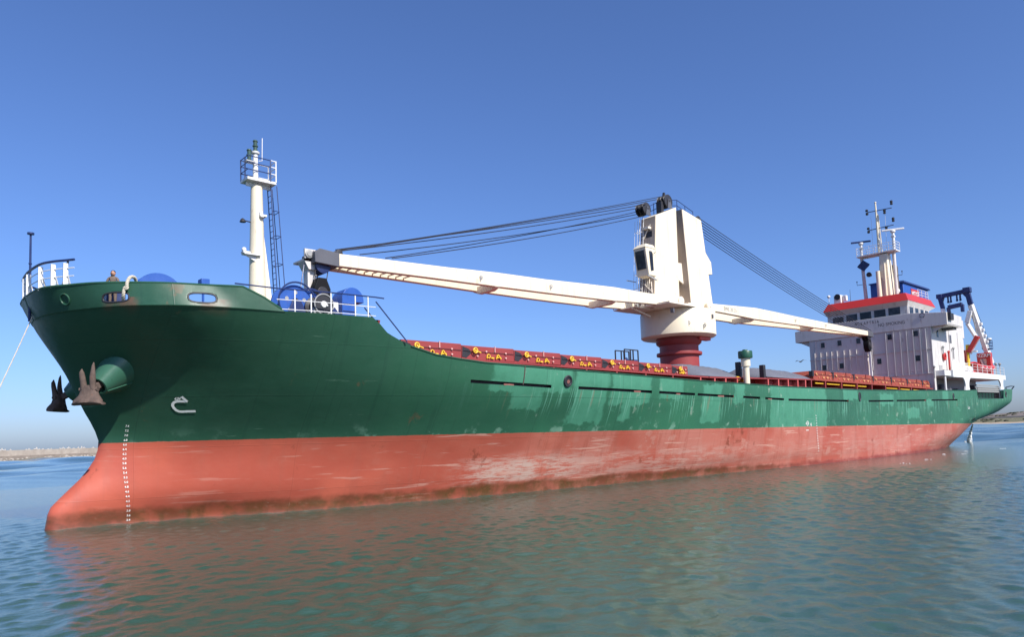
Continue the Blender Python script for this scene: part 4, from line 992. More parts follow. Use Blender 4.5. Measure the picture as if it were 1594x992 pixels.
rp.path([(xe + .08, -.5, at_[1][2] - .2), (xe + .32, -.5, 18), (xe + .62, -.5, 16.3)], .04, 6).path([(xe + .08, .1, at_[1][2] - .2), (xe + .62, .1, 16.3)], .04, 6)
for h in np.arange(16.5, 20.6, .35):
    u = (at_[1][2] - h) / 5; rp.tube((xe + .1 + .55 * u, -.5, h), (xe + .1 + .55 * u, .1, h), .018, n=5)
rp.build('rear_ladder', M_RAIL, crane)

# jibs: a ladder-like pair of tapered box girders joined by cross beams
def jib(stn, y_of, c_of, name, cross, tip_mat, ladder_end):
    """stn: (px, top_y, bottom_y) of the near girder; y_of(px) gives the distance of that girder, c_of the middle line"""
    near = []
    for px, ty, by in stn:
        y = y_of(px); a, b = at(px, ty, y=y), at(px, by, y=y); near.append((a[0], y, a[2], b[2], c_of(px)))
    TH = .42
    out = []
    for sg in (0, 1):
        vs = []
        for x, y, zt, zb, c in near:
            yy = y if sg == 0 else 2 * c - y; d = TH if sg == 0 else -TH
            vs += [(x, yy, zb), (x, yy, zt), (x, yy + d, zt), (x, yy + d, zb)]
        n = len(near); m = MB().add(vs, [(i * 4 + k, i * 4 + (k + 1) % 4, (i + 1) * 4 + (k + 1) % 4, (i + 1) * 4 + k) for i in range(n - 1) for k in range(4)] + [(0, 1, 2, 3), tuple((n - 1) * 4 + k for k in range(4))])
        out.append(m.build(name, M_CREAM, crane, smooth=0, bevel=.03))
    xs_ = [p[0] for p in near]
    if xs_[0] > xs_[-1]: it = sorted(near)
    else: it = near
    f = lambda x, k: float(np.interp(x, [p[0] for p in it], [p[k] for p in it]))
    for px in cross:
        y = y_of(px); x = float(at(px, np.interp(px, *zip(*sorted((s[0], s[2]) for s in stn))), y=y)[0])
        zb, c, yn = f(x, 3), f(x, 4), f(x, 1); yf = 2 * c - yn
        MB().prism([(x - .2, yn + .02, zb + .30), (x - .2, yn + .02, zb - .02), (x - .2, yn + .5, zb - .20), (x - .2, yf - .5, zb - .20), (x - .2, yf - .02, zb - .02), (x - .2, yf - .02, zb + .30)], (.40, 0, 0)).prism([(x + .2, yf - .4, zb + .3), (x + .2, yf - .4, zb + .9), (x + .9, yf - .4, zb + .3)], (0, .05, 0)).build('jib_cross_beam', M_CREAMD, crane, bevel=.03)
    return near, f
j1 = [(1059, 463.5, 475.5), (1040, 461, 475.5), (1000, 454.8, 471.8), (958, 447.3, 468.6), (905, 441, 462.6), (850.6, 435, 455.9), (775, 424.5, 446.3), (700, 416.3, 436.2), (620, 406.4, 425.8), (528, 395, 414.2)]
N1, F1 = jib(j1, lambda p: float(np.interp(p, [528, 1059], [-.72, -1.62])), lambda p: 0.0, 'jib_girder', (958, 775), M_BLUED, None)
j2 = [(1103, 472.4, 483), (1120, 474, 486), (1146, 476.5, 491), (1177, 479.6, 497.3), (1206, 485.5, 501.5), (1240, 493, 506), (1294, 504, 514), (1351, 515.5, 522.6)]
N2, F2 = jib(j2, lambda p: float(np.interp(p, [1103, 1351], [-1.62, -2.05])), lambda p: float(np.interp(p, [1103, 1351], [0, -1.45])), 'jib_girder', (1175, 1268), M_DARK, None)
for near, x_side in ((N1, 1), (N2, -1)):
    x, y, zt, zb, c = near[0]
    for yy, d in ((y - .10, -1), (-y + .10, 1)):
        MB().lathe((x, yy, (zt + zb) / 2 + .05), [(.34, -.12 * d), (.36, 0), (.30, .06 * d), (.14, .08 * d), (.12, .12 * d)], (0, 1, 0), 22).build('jib_hinge', M_CREAMD if d < 0 else M_CREAM, crane)
    MB().box(min(x, CXC) if x > CXC else x - .4, max(x + .4, CXC) if x > CXC else max(x + .4, x), y + .45, -y - .45, zbase - .2, (zt + zb) / 2 + .2).build('hinge_block', M_CREAMD, crane)
m = MB()
x = N1[-1][0] + .55
for k in range(9):
    xx = x + .55 * k; zb = F1(xx, 3) + .12; yn = F1(xx, 1)
    m.bar((xx, yn + .3, zb), (xx, -yn - .3, zb), .09, .06)
m.build('jib_tip_ladder', M_CREAMD, crane)
# tip of the forward jib: dark sheave head
x1 = N1[-1][0]; x0 = float(at(490, 400, y=-.72)[0]); zt, zb = N1[-1][2], N1[-1][3]
tip = MB().prism([(x1, -.76, zb - .06), (x1, -.76, zt + .02), (x0 + .3, -.76, zt + .12), (x0, -.76, zt - .08), (x0, -.76, zb + .02)], (0, 1.52, 0)).build('jib_head', M_GREYD, crane, bevel=.03)
m = MB()
for k in range(4): m.lathe((x0 + .62, -.5 + k * .3, zb - .02), [(.36, 0), (.44, .03), (.38, .08), (.44, .13), (.36, .16)], (0, 1, 0), 26)
m.build('head_sheave', M_BLUED, tip)
m = MB()
for k in range(4): m.lathe((x1 + .1, -.6 + k * .3, zt + .08), [(.12, 0), (.2, .02), (.2, .1), (.12, .12)], (0, 1, 0), 16)
m.build('rope_roller', M_DARK, tip)
x1b = N2[-1][0]; zt2, zb2 = N2[-1][2], N2[-1][3]
xb = float(at(1358.5, 519, y=-2.0)[0])
c2 = -1.45
tip2 = MB().prism([(x1b, -2.08, zb2 - .05), (x1b, -2.08, zt2 + .05), (xb - .3, -2.08, zt2 + .05), (xb, -2.08, zt2 - .2), (xb, -2.08, zb2 - .1)], (0, 1.25, 0)).build('jib_head', M_GREYD, crane, bevel=.03)
m = MB()
for k in range(3): m.lathe((xb - .9, -1.95 + k * .3, zb2 - .05), [(.36, 0), (.44, .03), (.38, .08), (.44, .13), (.36, .16)], (0, 1, 0), 22)
m.build('head_sheave', M_DARK, tip2)

# luffing and hoisting wires, each a rope of its own
def wire(a, b, sag=.0, r=.030, n=14, name='hoisting_wire'):
    a, b = Vector(a), Vector(b); pts = []
    for i in range(n + 1):
        t = i / n; p = a.lerp(b, t); p.z -= sag * 4 * t * (1 - t); pts.append(p)
    MB().path(pts, r, 5).build(name, M_WIRE, crane)
for k, (y, top, tp, sag) in enumerate(((-.55, (1005, 318), (522, 389), .12), (-.35, (1040, 304), (524, 390), .15), (-.1, (1004, 322), (526, 391), .22), (.2, (1004, 331), (560, 396.5), .25), (.45, (1003, 327), (600, 402), .2), (.6, (1036, 308), (530, 391), .10), (-.2, (1003, 336), (610, 402.5), .22))):
    a = at(*top, y=y); b = at(*tp, y=y); wire(a, b, sag, .029)
for k in range(7):
    y = -.55 + .2 * k
    a = at(1090 + 1.2 * k, 341 + 5.0 * k, y=y * .7); yb = c2 - .55 + .18 * k
    b = (xb - .4 - .75 * k, yb, zt2 + .10 + .03 * k)
    wire(a, b, .2, .032)
# lettering and small marks on the jib girders
m = MB(); c = at(1137, 482.5, y=-1.66); d = Vector((N2[3][0] - N2[1][0], 0, N2[3][3] - N2[1][3])).normalized()
letters(m, 'SWL 20.25t', (c[0], -1.70, c[2]), d, (0, 0, 1), .46, 0, 1.0)
m.build('jib_lettering', M_GREY, crane, smooth=0, normals=False)
for px, py, y in ((749, 434, -1.1), (858, 447.5, -1.3), (1239, 499.5, -1.9), (1286, 507.5, -1.96)):
    m = MB(); c = at(px, py, y=y - .02); letters(m, 'P', (c[0], y - .06, c[2]), (1, 0, -.05), (-.1, 0, 1), .5, .006); m.build('girder_mark', M_GREY, crane, smooth=0, normals=False)
for px, py in ((1071, 505), (1096, 508)):
    m = MB(); c = at(px, py, y=-3.0); letters(m, 'P', (c[0], -RH - .03, c[2]), (1, 0, -.05), (-.1, 0, 1), .62, .01); m.build('house_mark', M_GREYD, house, smooth=0, normals=False)

# ---------------- hook blocks hang from the jibs: things of their own
def hook_block(px, py_top, py_bot, y, label, tops, wid, grp='crane hook blocks'):
    a = at(px, py_top, y=y); b = at(px, py_bot, y=y); x = float(a[0]); zt, zb = a[2], b[2]; h = zt - zb
    t = thing('hook_block', label, 'hook block', (x, y, zb), grp)
    w = wid
    MB().prism([(x - w * .25, y - .30, zt), (x + w * .25, y - .30, zt), (x + w * .5, y - .30, zt - h * .3), (x + w * .46, y - .30, zt - h * .62), (x + w * .12, y - .30, zb + h * .16), (x - w * .12, y - .30, zb + h * .16), (x - w * .46, y - .30, zt - h * .62), (x - w * .5, y - .30, zt - h * .3)], (0, .6, 0)).build('block_cheek', M_BLACK, t, bevel=.04)
    MB().lathe((x, y - .34, zt - h * .42), [(w * .30, 0), (w * .33, .02), (w * .33, .66), (w * .30, .68)], (0, 1, 0), 22).build('block_sheave', M_DARK, t)
    hk = [(x, y, zb + h * .16), (x, y, zb + h * .02)] + [(x + .16 * math.sin(q), y, zb - .14 + .16 * math.cos(q)) for q in np.linspace(0, 4.2, 12)]
    MB().path(hk, .055, 8).build('hook', M_DARK, t)
    for tx in tops: MB().tube((x + tx[0], y + tx[1], zt - h * .3), tx[2], .024, n=6).build('fall_wire', M_WIRE, t)
    return t
zz = zb - 0
hook_block(498, 434, 489, -.35, 'black hook block hanging over the blue winches on the bow', [(-.35, 0, (x0 + .25, -.35, N1[-1][3])), (.30, 0, (x0 + 1.0, -.35, N1[-1][3])), (0, .2, (x0 + .55, .1, N1[-1][3]))], .95)
hook_block(1349.5, 526, 552, -1.6, 'black hook block with a pale strap hanging before the white bridge house', [(-.3, 0, (xb - 1.2, -1.6, zb2 - .2)), (.3, 0, (xb - .6, -1.6, zb2 - .2))], 1.0)
c = at(1351, 552, y=-1.6); d = at(1353, 583, y=-1.6); x = float(c[0])
o = MB().path([(x, -1.6, c[2] + .25), (x + .12, -1.55, c[2] - .3), (x - .06, -1.6, c[2] - .75), (x + .1, -1.58, c[2] - 1.3), (x + .05, -1.6, d[2] - .3)], .06, 6).build('lifting_strap', M_CREAMD, loc=(x, -1.6, d[2]))
tag(o, 'pale strap dangling from the hook block in front of the bridge house', 'strap')

# ---------------- anchors hang from the hawse pipes
def make_anchor(c, d, flip, label):
    t = thing('anchor', label, 'anchor', c, 'anchors at the bow')
    c = Vector(c); up = Vector((0, 0, 1)); side = flip(Vector((.66, -.75, 0))).normalized()      # along the hull side
    out = flip(Vector((-.75, -.66, 0))).normalized()
    k = flip(Vector(at(138.5, 612, y=-abs(c.y) - .24)))
    sh = MB().bar(c - d * 1.0, k + up * .1, .26, .26); sh.build('shank', M_BROWN, t, bevel=.03)
    q = lambda a, b, z: k + side * a + out * b + up * z
    cr = MB()
    cr.loft([(q(0, .06, -.46), side * .46, out * .20), (q(0, .08, -.40), side * .62, out * .30), (q(0, .06, -.30), side * .60, out * .28), (q(0, 0, -.10), side * .42, out * .22), (q(0, -.02, .12), side * .34, out * .20), (q(0, -.02, .30), side * .30, out * .15)], 20)
    cr.loft([(q(-.62, .02, -.44), up * .05, out * .16), (q(-.3, .10, -.36), up * .13, out * .26), (q(.3, .10, -.36), up * .13, out * .26), (q(.62, .02, -.44), up * .05, out * .16)], 14)
    cr.tube(q(-.38, .0, .14), q(.38, .0, .14), .09, n=12)
    cr.build('crown', M_BROWN, t, smooth=60)
    for s_ in (-1, 1):
        f = MB(); o = s_ * .19
        f.loft([(q(o, .02, .12), side * .13, out * .13), (q(o * 1.05, .06, .40), side * .115, out * .11), (q(o * 1.15, .10, .64), side * .12, out * .09), (q(o * 1.25, .11, .82), side * .095, out * .075), (q(o * 1.3, .10, .98 + .10 * s_), side * .055, out * .05), (q(o * 1.32, .08, 1.08 + .12 * s_), side * .018, out * .015)], 12)
        f.build('fluke', M_BROWN, t, smooth=60)
    MB().ring(c - d * .1, side, .16, .035, 16, 6).build('shackle', M_BROWN, t)
    return t
for i, (c, d, flip) in enumerate(ANCH):
    make_anchor(c, d, flip, 'rusty brown anchor in sunlight under the green hawse pipe on the near bow' if i == 0 else 'dark shaded anchor hanging on the far side of the bow')
# ================================================================ bridge house
SF = 85.8; HW = 7.2
def fr(px, py, x=SF): p = at(px, py, x=x); return p[1], p[2]
SA = float(at(1499, 530, y=-HW)[0])
hz0, hz1 = 5.5, 14.22
hb = MB().box(SF, SA, -HW, HW, 9.06, hz1); hb.box(SF, SF + .5, -HW, HW, hz0, 9.06); hb.box(SF + .5, SA, -5.5, 5.5, hz0, 9.06)
houseb = hb.build('superstructure', M_WHITE, ship, smooth=0, bevel=.05)
# welded stiffeners and seams on the front
ribs = MB()
low = [1268.3, 1277.4, 1286.5, 1294.5, 1303, 1313.7, 1322.8, 1333, 1344, 1358]
for px in low:
    y, zt = fr(px, 545); _, zb = fr(px + 1, 577); ribs.box(SF - .17, SF + .02, y - .045, y + .045, max(zb, 8.8), min(zt, 12.5))
full = [1378, 1390, 1400.5, 1410.5, 1420.5, 1431.5, 1440.3]
for px in full:
    y, zt = fr(px, 512); ribs.box(SF - .17, SF + .02, y - .045, y + .045, 8.75, 14.0)
for y in (-HW + .06, 6.4): ribs.box(SF - .07, SF + .02, y - .05, y + .05, 6.0, 14.1)
for z in (11.62, 8.75): ribs.box(SF - .12, SF + .02, -HW, HW, z - .04, z + .04)
ribs.box(SF - .05, SF + .02, -HW, -2.6, 14.0, 14.08)
ribs.build('stiffener', M_WHITE, houseb, smooth=0)
MB().box(SF - .28, SF, *sorted((fr(1352.5, 550)[0], fr(1357, 550)[0])), 8.7, fr(1355, 533)[1]).build('pipe_casing', M_RAIL, houseb, bevel=.03)
def window(cx, cz, w, h, x, parent, face='x', name='window'):
    f = MB()
    if face == 'x':
        for a, b, c_, d in ((-w / 2 - .06, -w / 2, -h / 2 - .06, h / 2 + .06), (w / 2, w / 2 + .06, -h / 2 - .06, h / 2 + .06), (-w / 2, w / 2, h / 2, h / 2 + .06), (-w / 2, w / 2, -h / 2 - .06, -h / 2)):
            f.box(x - .06, x + .02, cx + a, cx + b, cz + c_, cz + d)
        g_ = MB().box(x - .025, x + .02, cx - w / 2, cx + w / 2, cz - h / 2, cz + h / 2)
    else:
        for a, b, c_, d in ((-w / 2 - .06, -w / 2, -h / 2 - .06, h / 2 + .06), (w / 2, w / 2 + .06, -h / 2 - .06, h / 2 + .06), (-w / 2, w / 2, h / 2, h / 2 + .06), (-w / 2, w / 2, -h / 2 - .06, -h / 2)):
            f.box(cx + a, cx + b, x - .06, x + .02, cz + c_, cz + d)
        g_ = MB().box(cx - w / 2, cx + w / 2, x - .025, x + .02, cz - h / 2, cz + h / 2)
    o = f.build(name, M_WHITE, parent, smooth=0); return o, g_
WINS = [(1281, 538), (1307, 534.5), (1336.5, 531), (1283.5, 573), (1310.5, 570), (1385, 525), (1425.5, 519.5), (1369, 563), (1429, 558)]
for px, py in WINS:
    y, z = fr(px, py); f = MB()
    w, h = .52, .66
    for a, b, c_, d in ((-w / 2 - .05, -w / 2, -h / 2 - .05, h / 2 + .05), (w / 2, w / 2 + .05, -h / 2 - .05, h / 2 + .05), (-w / 2, w / 2, h / 2, h / 2 + .05), (-w / 2, w / 2, -h / 2 - .05, -h / 2)):
        f.box(SF - .07, SF + .03, y + a, y + b, z + c_, z + d)
    f.build('window_frame', M_WHITE, houseb, smooth=0)
    MB().box(SF - .03, SF + .03, y - w / 2, y + w / 2, z - h / 2, z + h / 2).build('window', M_GLASS, houseb, smooth=0)
# bridge deck, wings and front bulwark
WY = 8.95; WA = float(at(1497, 500, y=-WY)[0])
bf = MB()
bf.prism([(SF - .04, -WY, 14.15), (SF - .04, WY, 14.15), (SF - .04, WY, 15.60), (SF - .04, 5.1, 16.02), (SF - .04, -5.0, 16.02), (SF - .04, -WY, 15.60)], (-.10, 0, 0))
bf.box(SF - .04, WA, -WY, WY, 14.22, 14.34)
for sg in (-1, 1):
    bf.prism([(SF - .05, sg * WY, 14.15), (WA, sg * WY, 14.15), (WA, sg * WY, 15.52), (SF - .05, sg * WY, 15.60)], (0, -sg * .09, 0))
    bf.prism([(SF + .3, sg * HW, 14.2), (SF + .3, sg * (WY - .2), 14.2), (SF + .3, sg * HW, 13.4)], (.1, 0, 0))
wing = bf.build('bridge_wing', M_WHITE, ship, smooth=0, bevel=.03)
c = at(1475, 493, y=-WY)
nb = MB().box(SF + .25, SF + 1.35, -WY - .30, -WY - .02, 14.75, 15.5); nb.box(SF + .12, SF + .25, -WY - .34, -WY, 14.7, 15.55)
nb.build('side_light_screen', M_DARK, wing, smooth=0)
ub = MB().box(SF + 3.6, WA - .4, -WY + .5, -HW - .05, 13.98, 14.2); ub.build('underside_box', M_GREYD, wing, smooth=0)
# lettering on the front
m = MB(); y, z = fr(1388, 504.5); letters(m, 'NO SMOKING', (SF - .16, y, z), (0, -1, 0), (0, 0, 1), .56, 0, .86)
y, z = fr(1354.5, 503); letters(m, 'K A P T R I A', (SF - .16, y, z), (0, -1, 0), (0, 0, 1), .52, .004, .74)
y, z = fr(1335, 505); letters(m, 'BC', (SF - .16, y, z), (0, -1, 0), (0, 0, 1), .46, 0)
m.build('front_lettering', M_TEXT, wing, smooth=0, normals=False)
m = MB(); y, z = fr(1436, 491); m.ring((SF - .16, y, z), (1, 0, 0), .26, .025, 20, 5).bar((SF - .16, y - .2, z - .28), (SF - .16, y + .3, z - .2), .04).build('wing_badge', M_TEXT, wing)
# wheelhouse
wx0, wx1 = SF + .35, 93.6; wy = 4.75
wh = MB().box(wx0, wx1, -wy, wy, 14.3, 17.45); wheel = wh.build('wheelhouse', M_WHITE, ship, smooth=0)
for px, py in ((1305, 499.5), (1326, 495), (1347.5, 491.5), (1369.5, 488), (1392, 484.5)):
    y, z = fr(px, py, wx0); MB().box(wx0 - .03, wx0 + .05, y - .66, y + .66, z - .44, z + .42).build('wheelhouse_window', M_GLASS, wheel, smooth=0)
for s in (87.4, 89.2, 91.0, 92.7):
    MB().box(s - .62, s + .62, -wy - .03, -wy + .05, 16.15, 17.0).build('wheelhouse_window', M_GLASS, wheel, smooth=0)
for s in (86.35, 88.3, 90.1): MB().box(s - .06, s + .06, -wy - .10, -wy - .02, 15.9, 17.2).build('window_post', M_RAIL, wheel, smooth=0)
# roof with its red band and slanted soffit
rx0, rx1 = SF - .15, 95.2
so = MB().hexa([(wx0 - .02, -wy, 17.05), (wx1, -wy, 17.05), (wx1, wy, 17.05), (wx0 - .02, wy, 17.05), (rx0, -5.05, 17.62), (rx1, -5.05, 17.62), (rx1, 5.05, 17.62), (rx0, 5.05, 17.62)])
so.build('roof_soffit', M_WHITE, wheel, smooth=0)
rb_ = MB().hexa([(rx0 - .02, -5.07, 17.625), (rx1, -5.07, 17.625), (rx1, 5.07, 17.625), (rx0 - .02, 5.07, 17.625), (rx0 + .55, -4.62, 18.62), (rx1 - .2, -4.62, 18.62), (rx1 - .2, 4.62, 18.62), (rx0 + .55, 4.62, 18.62)])
roof = rb_.build('wheelhouse_roof', M_ROOF, ship, smooth=0)
rr = MB()
for h in (.4, .75, 1.05): rr.path([(91.2, -4.4, 18.6 + h), (rx1 - .4, -4.4, 18.6 + h), (rx1 - .4, 2, 18.6 + h)], .025, 6)
for s in (91.2, 92.6, 94, rx1 - .4): rr.tube((s, -4.4, 18.6), (s, -4.4, 19.66), .03, n=6)
rr.build('roof_railing', M_RAIL, roof)
# roof fittings: searchlight, satellite globe, aerial, horn
XR = 87.0
y, z = fr(1305, 464.5, XR)
sl = MB().box(XR - .35, XR + .5, y - .45, y + .45, 18.6, z + .35).cbox((XR + .2, y - .75, z - .1), (.5, .5, .7)); slo = sl.build('searchlight', M_RAIL, roof, bevel=.05)
MB().lathe((XR - .36, y - .05, z + .1), [(.36, 0), (.38, .1), (.30, .12), (.02, .05)], (-1, 0, 0), 20).build('searchlight_lens', M_DARK, slo)
y, z = fr(1290, 463.5, XR); MB().tube((XR, y, 18.6), (XR, y, z), .04, n=8).ball((XR, y, z + .1), .2, 12).build('satellite_dome', M_RAIL, roof)
y, z = fr(1323, 452, XR + 1); MB().tube((XR + 1, y, 18.6), (XR + 1, y, z + .1), .03, .015, 6).build('whip_aerial', M_DARK, roof)
# ---------------- radar mast
XM = 92.2
def my(px, py): p = at(px, py, x=XM); return p[1], p[2]
yb_, zb0 = my(1382, 462); yt_, zt0 = my(1377, 396)
mst = MB(); mst.hexa([(XM - .95, yb_ - .75, 18.55), (XM + .95, yb_ - .75, 18.55), (XM + .95, yb_ + .75, 18.55), (XM - .95, yb_ + .75, 18.55), (XM - .6, yt_ - .5, zt0), (XM + .6, yt_ - .5, zt0), (XM + .6, yt_ + .5, zt0), (XM - .6, yt_ + .5, zt0)])
rmast = mst.build('radar_mast', M_CREAM, ship, bevel=.12)
y, z = my(1371, 424); MB().tube((XM - 1.0, y - .1, 18.5), (XM - .95, y, z), .32, .28, 14).tube((XM - 1.0, y - .85, 18.5), (XM - .9, y - .8, z + .9), .14, n=10).build('exhaust_pipe', M_CREAM, rmast)
ypl, zpl = my(1336.5, 399.5); ypr, zpr = my(1398, 391.5); zp_ = (zpl + zpr) / 2
plm = MB().box(XM - .75, XM + .75, ypr, ypl, zp_ - .10, zp_ + .04)
plm.box(XM - .1, XM + .1, ypr + .3, ypl - .3, zp_ - .32, zp_ - .1)
mplat = plm.build('mast_platform', M_RAIL, rmast, smooth=0)
rl_ = MB()
for h in (.4, .75, 1.1):
    rl_.path([(XM - .73, ypr + .03, zp_ + h), (XM + .73, ypr + .03, zp_ + h), (XM + .73, ypl - .03, zp_ + h), (XM - .73, ypl - .03, zp_ + h)], .028, 5, True)
for y in np.linspace(ypr + .03, ypl - .03, 7):
    for x in (XM - .73, XM + .73): rl_.tube((x, y, zp_), (x, y, zp_ + 1.1), .03, n=6)
rl_.build('mast_railing', M_RAIL, rmast)
for pt, pb in (((1341, 400), (1348.5, 461)), ((1391, 391), (1396, 459))):
    a = my(*pt); b = my(*pb); MB().tube((XM, b[0], 18.5), (XM, a[0], zp_), .24, .20, 12).build('support_post', M_WHITE, rmast)
for (pc, pw, bar_m, zpx) in ((1340, 27, M_BLUED, 377), (1389.5, 31, M_RAIL, 357.5)):
    y, z = my(pc, zpx); q = MB().tube((XM, y, zp_), (XM, y, z - .35), .17, n=12).lathe((XM, y, z - .4), [(.25, 0), (.32, .1), (.3, .28), (.12, .34)], n=14).cbox((XM, y, z - .9), (.5, .4, .2))
    ra = q.build('radar_pedestal', M_RAIL, rmast)
    wid = abs(my(pc - pw / 2, zpx)[0] - my(pc + pw / 2, zpx)[0])
    dv = Vector((.45, -.89, 0)) * (wid * .55)
    MB().bar(Vector((XM, y, z)) - dv, Vector((XM, y, z)) + dv, .22, .22).build('radar_scanner', bar_m, ra, bevel=.05)
ya, za = my(1369, 393); yt2, zt2_ = my(1362.5, 317)
um = MB().tube((XM, ya, zp_), (XM, yt2, zt2_), .20, .09, 10).tube((XM + .5, ya - .2, zp_), (XM + .15, yt2 - .2, zt2_ - 1.5), .05, n=6)
for k in range(22): 
    t = .1 + k * .038; um.tube((XM, ya + (yt2 - ya) * t, zp_ + (zt2_ - zp_) * t), (XM + .5 - .35 * t, ya - .2 + (yt2 - ya) * t, zp_ + (zt2_ - 1.5 - zp_) * t), .022, n=5)
um.ball((XM, yt2, zt2_ + .12), .14, 8)
um.build('upper_mast', M_CREAM, rmast)
for (p0, p1) in (((1349.5, 331), (1388, 323.5)), ((1352, 359), (1391, 350))):
    a, b = my(*p0), my(*p1); yd = MB().tube((XM, a[0], a[1]), (XM, b[0], b[1]), .05, n=6)
    yo = yd.build('mast_yard', M_DARK, rmast)
    for (yy, zz, hh) in ((a[0], a[1] - .35, .28), (a[0] + .02, a[1] + .12, .22), (b[0], b[1] + .42, .5), (b[0] + .9, b[1] - .55, .5)):
        MB().lathe((XM, yy, zz), [(.13, 0), (.17, .05), (.17, hh * .4), (.1, hh * .45), (.1, hh * .55), (.17, hh * .6), (.17, hh), (.04, hh + .08)], n=10).build('signal_lamp', M_DARK, yo)
for pa_, pb_ in (((1355.5, 336), (1358, 385)), ((1377.5, 330), (1379, 378))):
    a, b = my(*pa_), my(*pb_); MB().tube((XM, a[0], a[1]), (XM + .2, b[0], b[1]), .018, n=5).build('halyard', M_RAIL, rmast)
y, z = my(1360, 430); MB().lathe((XM - 1.3, y, z), [(.32, -.3), (.30, -.1), (.12, .2), (.12, .5)], (1, 0, 0), 16).build('ship_horn', M_DARK, rmast)
for px, py, sg in ((1334, 440, 1), (1404, 423, -1)):
    y, z = my(px, py); MB().path([(XM, y - sg * 1.0, z - .4), (XM, y, z - .4), (XM, y, z)], .035, 5).ball((XM, y, z + .05), .09, 8).build('mast_lamp', M_DARK, rmast)
# sooty exhaust stack, blue casings, funnel with its sign
XF = 97.5
def fy(px, py, x=XF): p = at(px, py, x=x); return p[1], p[2]
y, z = fy(1391.5, 412, 95.0); r_ = abs(fy(1385.5, 440, 95.0)[0] - fy(1396.5, 440, 95.0)[0]) / 2
stk = MB().lathe((95.0, y, 18.4), [(r_, 0), (r_, z - 18.4 - r_ * 1.2), (r_ * .9, z - 18.4 - r_ * .6), (r_ * .55, z - 18.4 - r_ * .1), (.02, z - 18.4)], n=24)
stack_m = paint('sooty_stack_steel', (.095, .075, .065), .6, .3, .3, 1.2); stk.build('exhaust_stack', stack_m, ship, smooth=50)
y, z = fy(1394, 449.5, 94.0); MB().lathe((93.8, y + .2, z), [(.48, 0), (.52, .1), (.44, .14), (.40, .0)], (-1, 0, 0), 22).tube((93.8, y + .2, z), (95, y + .2, z - .2), .4, n=14).build('roof_loudspeaker', M_RAIL, ship)
a, b = fy(1354.5, 444, 94.5), fy(1367, 462, 94.5); MB().box(94.5, 96.0, b[0], a[0], 18.5, a[1]).box(94.3, 96.2, b[0] - .15, a[0] + .15, a[1], a[1] + .14).build('blue_ventilator', M_BLUE, ship, bevel=.03)
a = at(1405.5, 440, x=XF); b = at(1431, 448, y=a[1])
# funnel: forward face and port face meet at px 1406
fy0 = float(a[1]); fz = float(a[2]); fxe = XF + 9.5; w_ = 3.0
fn = MB().hexa([(XF, fy0, 14.2), (fxe, fy0, 14.2), (fxe, fy0 + w_, 14.2), (XF, fy0 + w_, 14.2), (XF, fy0, fz), (fxe, fy0, fz), (fxe, fy0 + w_, fz), (XF, fy0 + w_, fz)])
funnel = fn.build('funnel', M_BLUE, ship, bevel=.06)
MB().hexa([(XF - .3, fy0 - .25, fz), (fxe + .5, fy0 - .25, fz), (fxe + .5, fy0 + w_ + .2, fz), (XF - .3, fy0 + w_ + .2, fz), (XF - .1, fy0 - .1, fz + .28), (fxe + .3, fy0 - .1, fz + .28), (fxe + .3, fy0 + w_, fz + .28), (XF - .1, fy0 + w_, fz + .28)]).build('funnel_cap', M_BLUED, funnel, smooth=0)
p0 = at(1417, 443, y=fy0); p1 = at(1430, 456, y=fy0)
s0_, s1_ = float(p0[0]), min(float(p1[0]), fxe - .2)
MB().box(s0_, s1_, fy0 - .06, fy0 + .02, fz - 2.0, fz - .5).build('funnel_sign', M_ROOF, funnel, smooth=0)
m = MB(); letters(m, 'MTGE', ((s0_ + s1_) / 2, fy0 - .075, fz - 1.25), (1, 0, 0), (0, 0, 1), 1.15, .01, (s1_ - s0_) / 3.2); m.build('sign_lettering', M_RAIL, funnel, smooth=0, normals=False)
m = MB()
for k in range(5): m.box(XF - .05, XF + .02, fy0 + .4 + k * .5, fy0 + .65 + k * .5, fz - 2.2, fz - .3)
m.build('funnel_louvre', M_DARK, funnel, smooth=0)
# bridge-deck house behind the wheelhouse
MB().box(93.6, 104, -5.6, 5.6, 14.2, 16.6).build('after_deckhouse', M_WHITE, ship, smooth=0)
MB().box(SA, 105, -5.2, 5.2, 9.2, 14.2).build('after_house', M_WHITE, ship, smooth=0)
# port side: doors, windows, fittings
def side(px, py, y=-HW): p = at(px, py, y=y); return float(p[0]), float(p[2])
x, z = side(1459, 518); MB().box(x - .28, x + .28, -HW - .04, -HW + .02, z - .55, z + .55).build('window', M_GLASS, houseb, bevel=.05)
x, z = side(1478.5, 528); MB().box(x - .5, x + .5, -HW - .04, -HW + .02, z - .5, z + .5).build('window', M_GREYD, houseb, bevel=.05)
for px, py in ((1466, 546), (1482, 548), (1452, 577)):
    x, z = side(px, py); MB().tube((x, -HW - .15, z - .9), (x, -HW - .15, z + .3), .07, n=8).ball((x - .1, -HW - .2, z + .4), .16, 8).build('wall_pipe', M_GREY, houseb)
x, z = side(1463, 569); MB().box(x - .5, x + .7, -HW - .05, -HW + .02, 9.1, 11.0).build('door', M_WHITE, houseb, bevel=.05)
MB().box(x - .42, x + .62, -HW - .09, -HW - .05, 9.15, 9.75).build('door_grille', M_GREY, houseb, smooth=0)
rb2 = MB()
for px in (1491, 1478): 
    s = side(px, 540)[0]; rb2.box(s - .05, s + .05, -HW - .05, -HW + .02, 9.2, 14.1)
rb2.build('side_stiffener', M_WHITE, houseb, smooth=0)

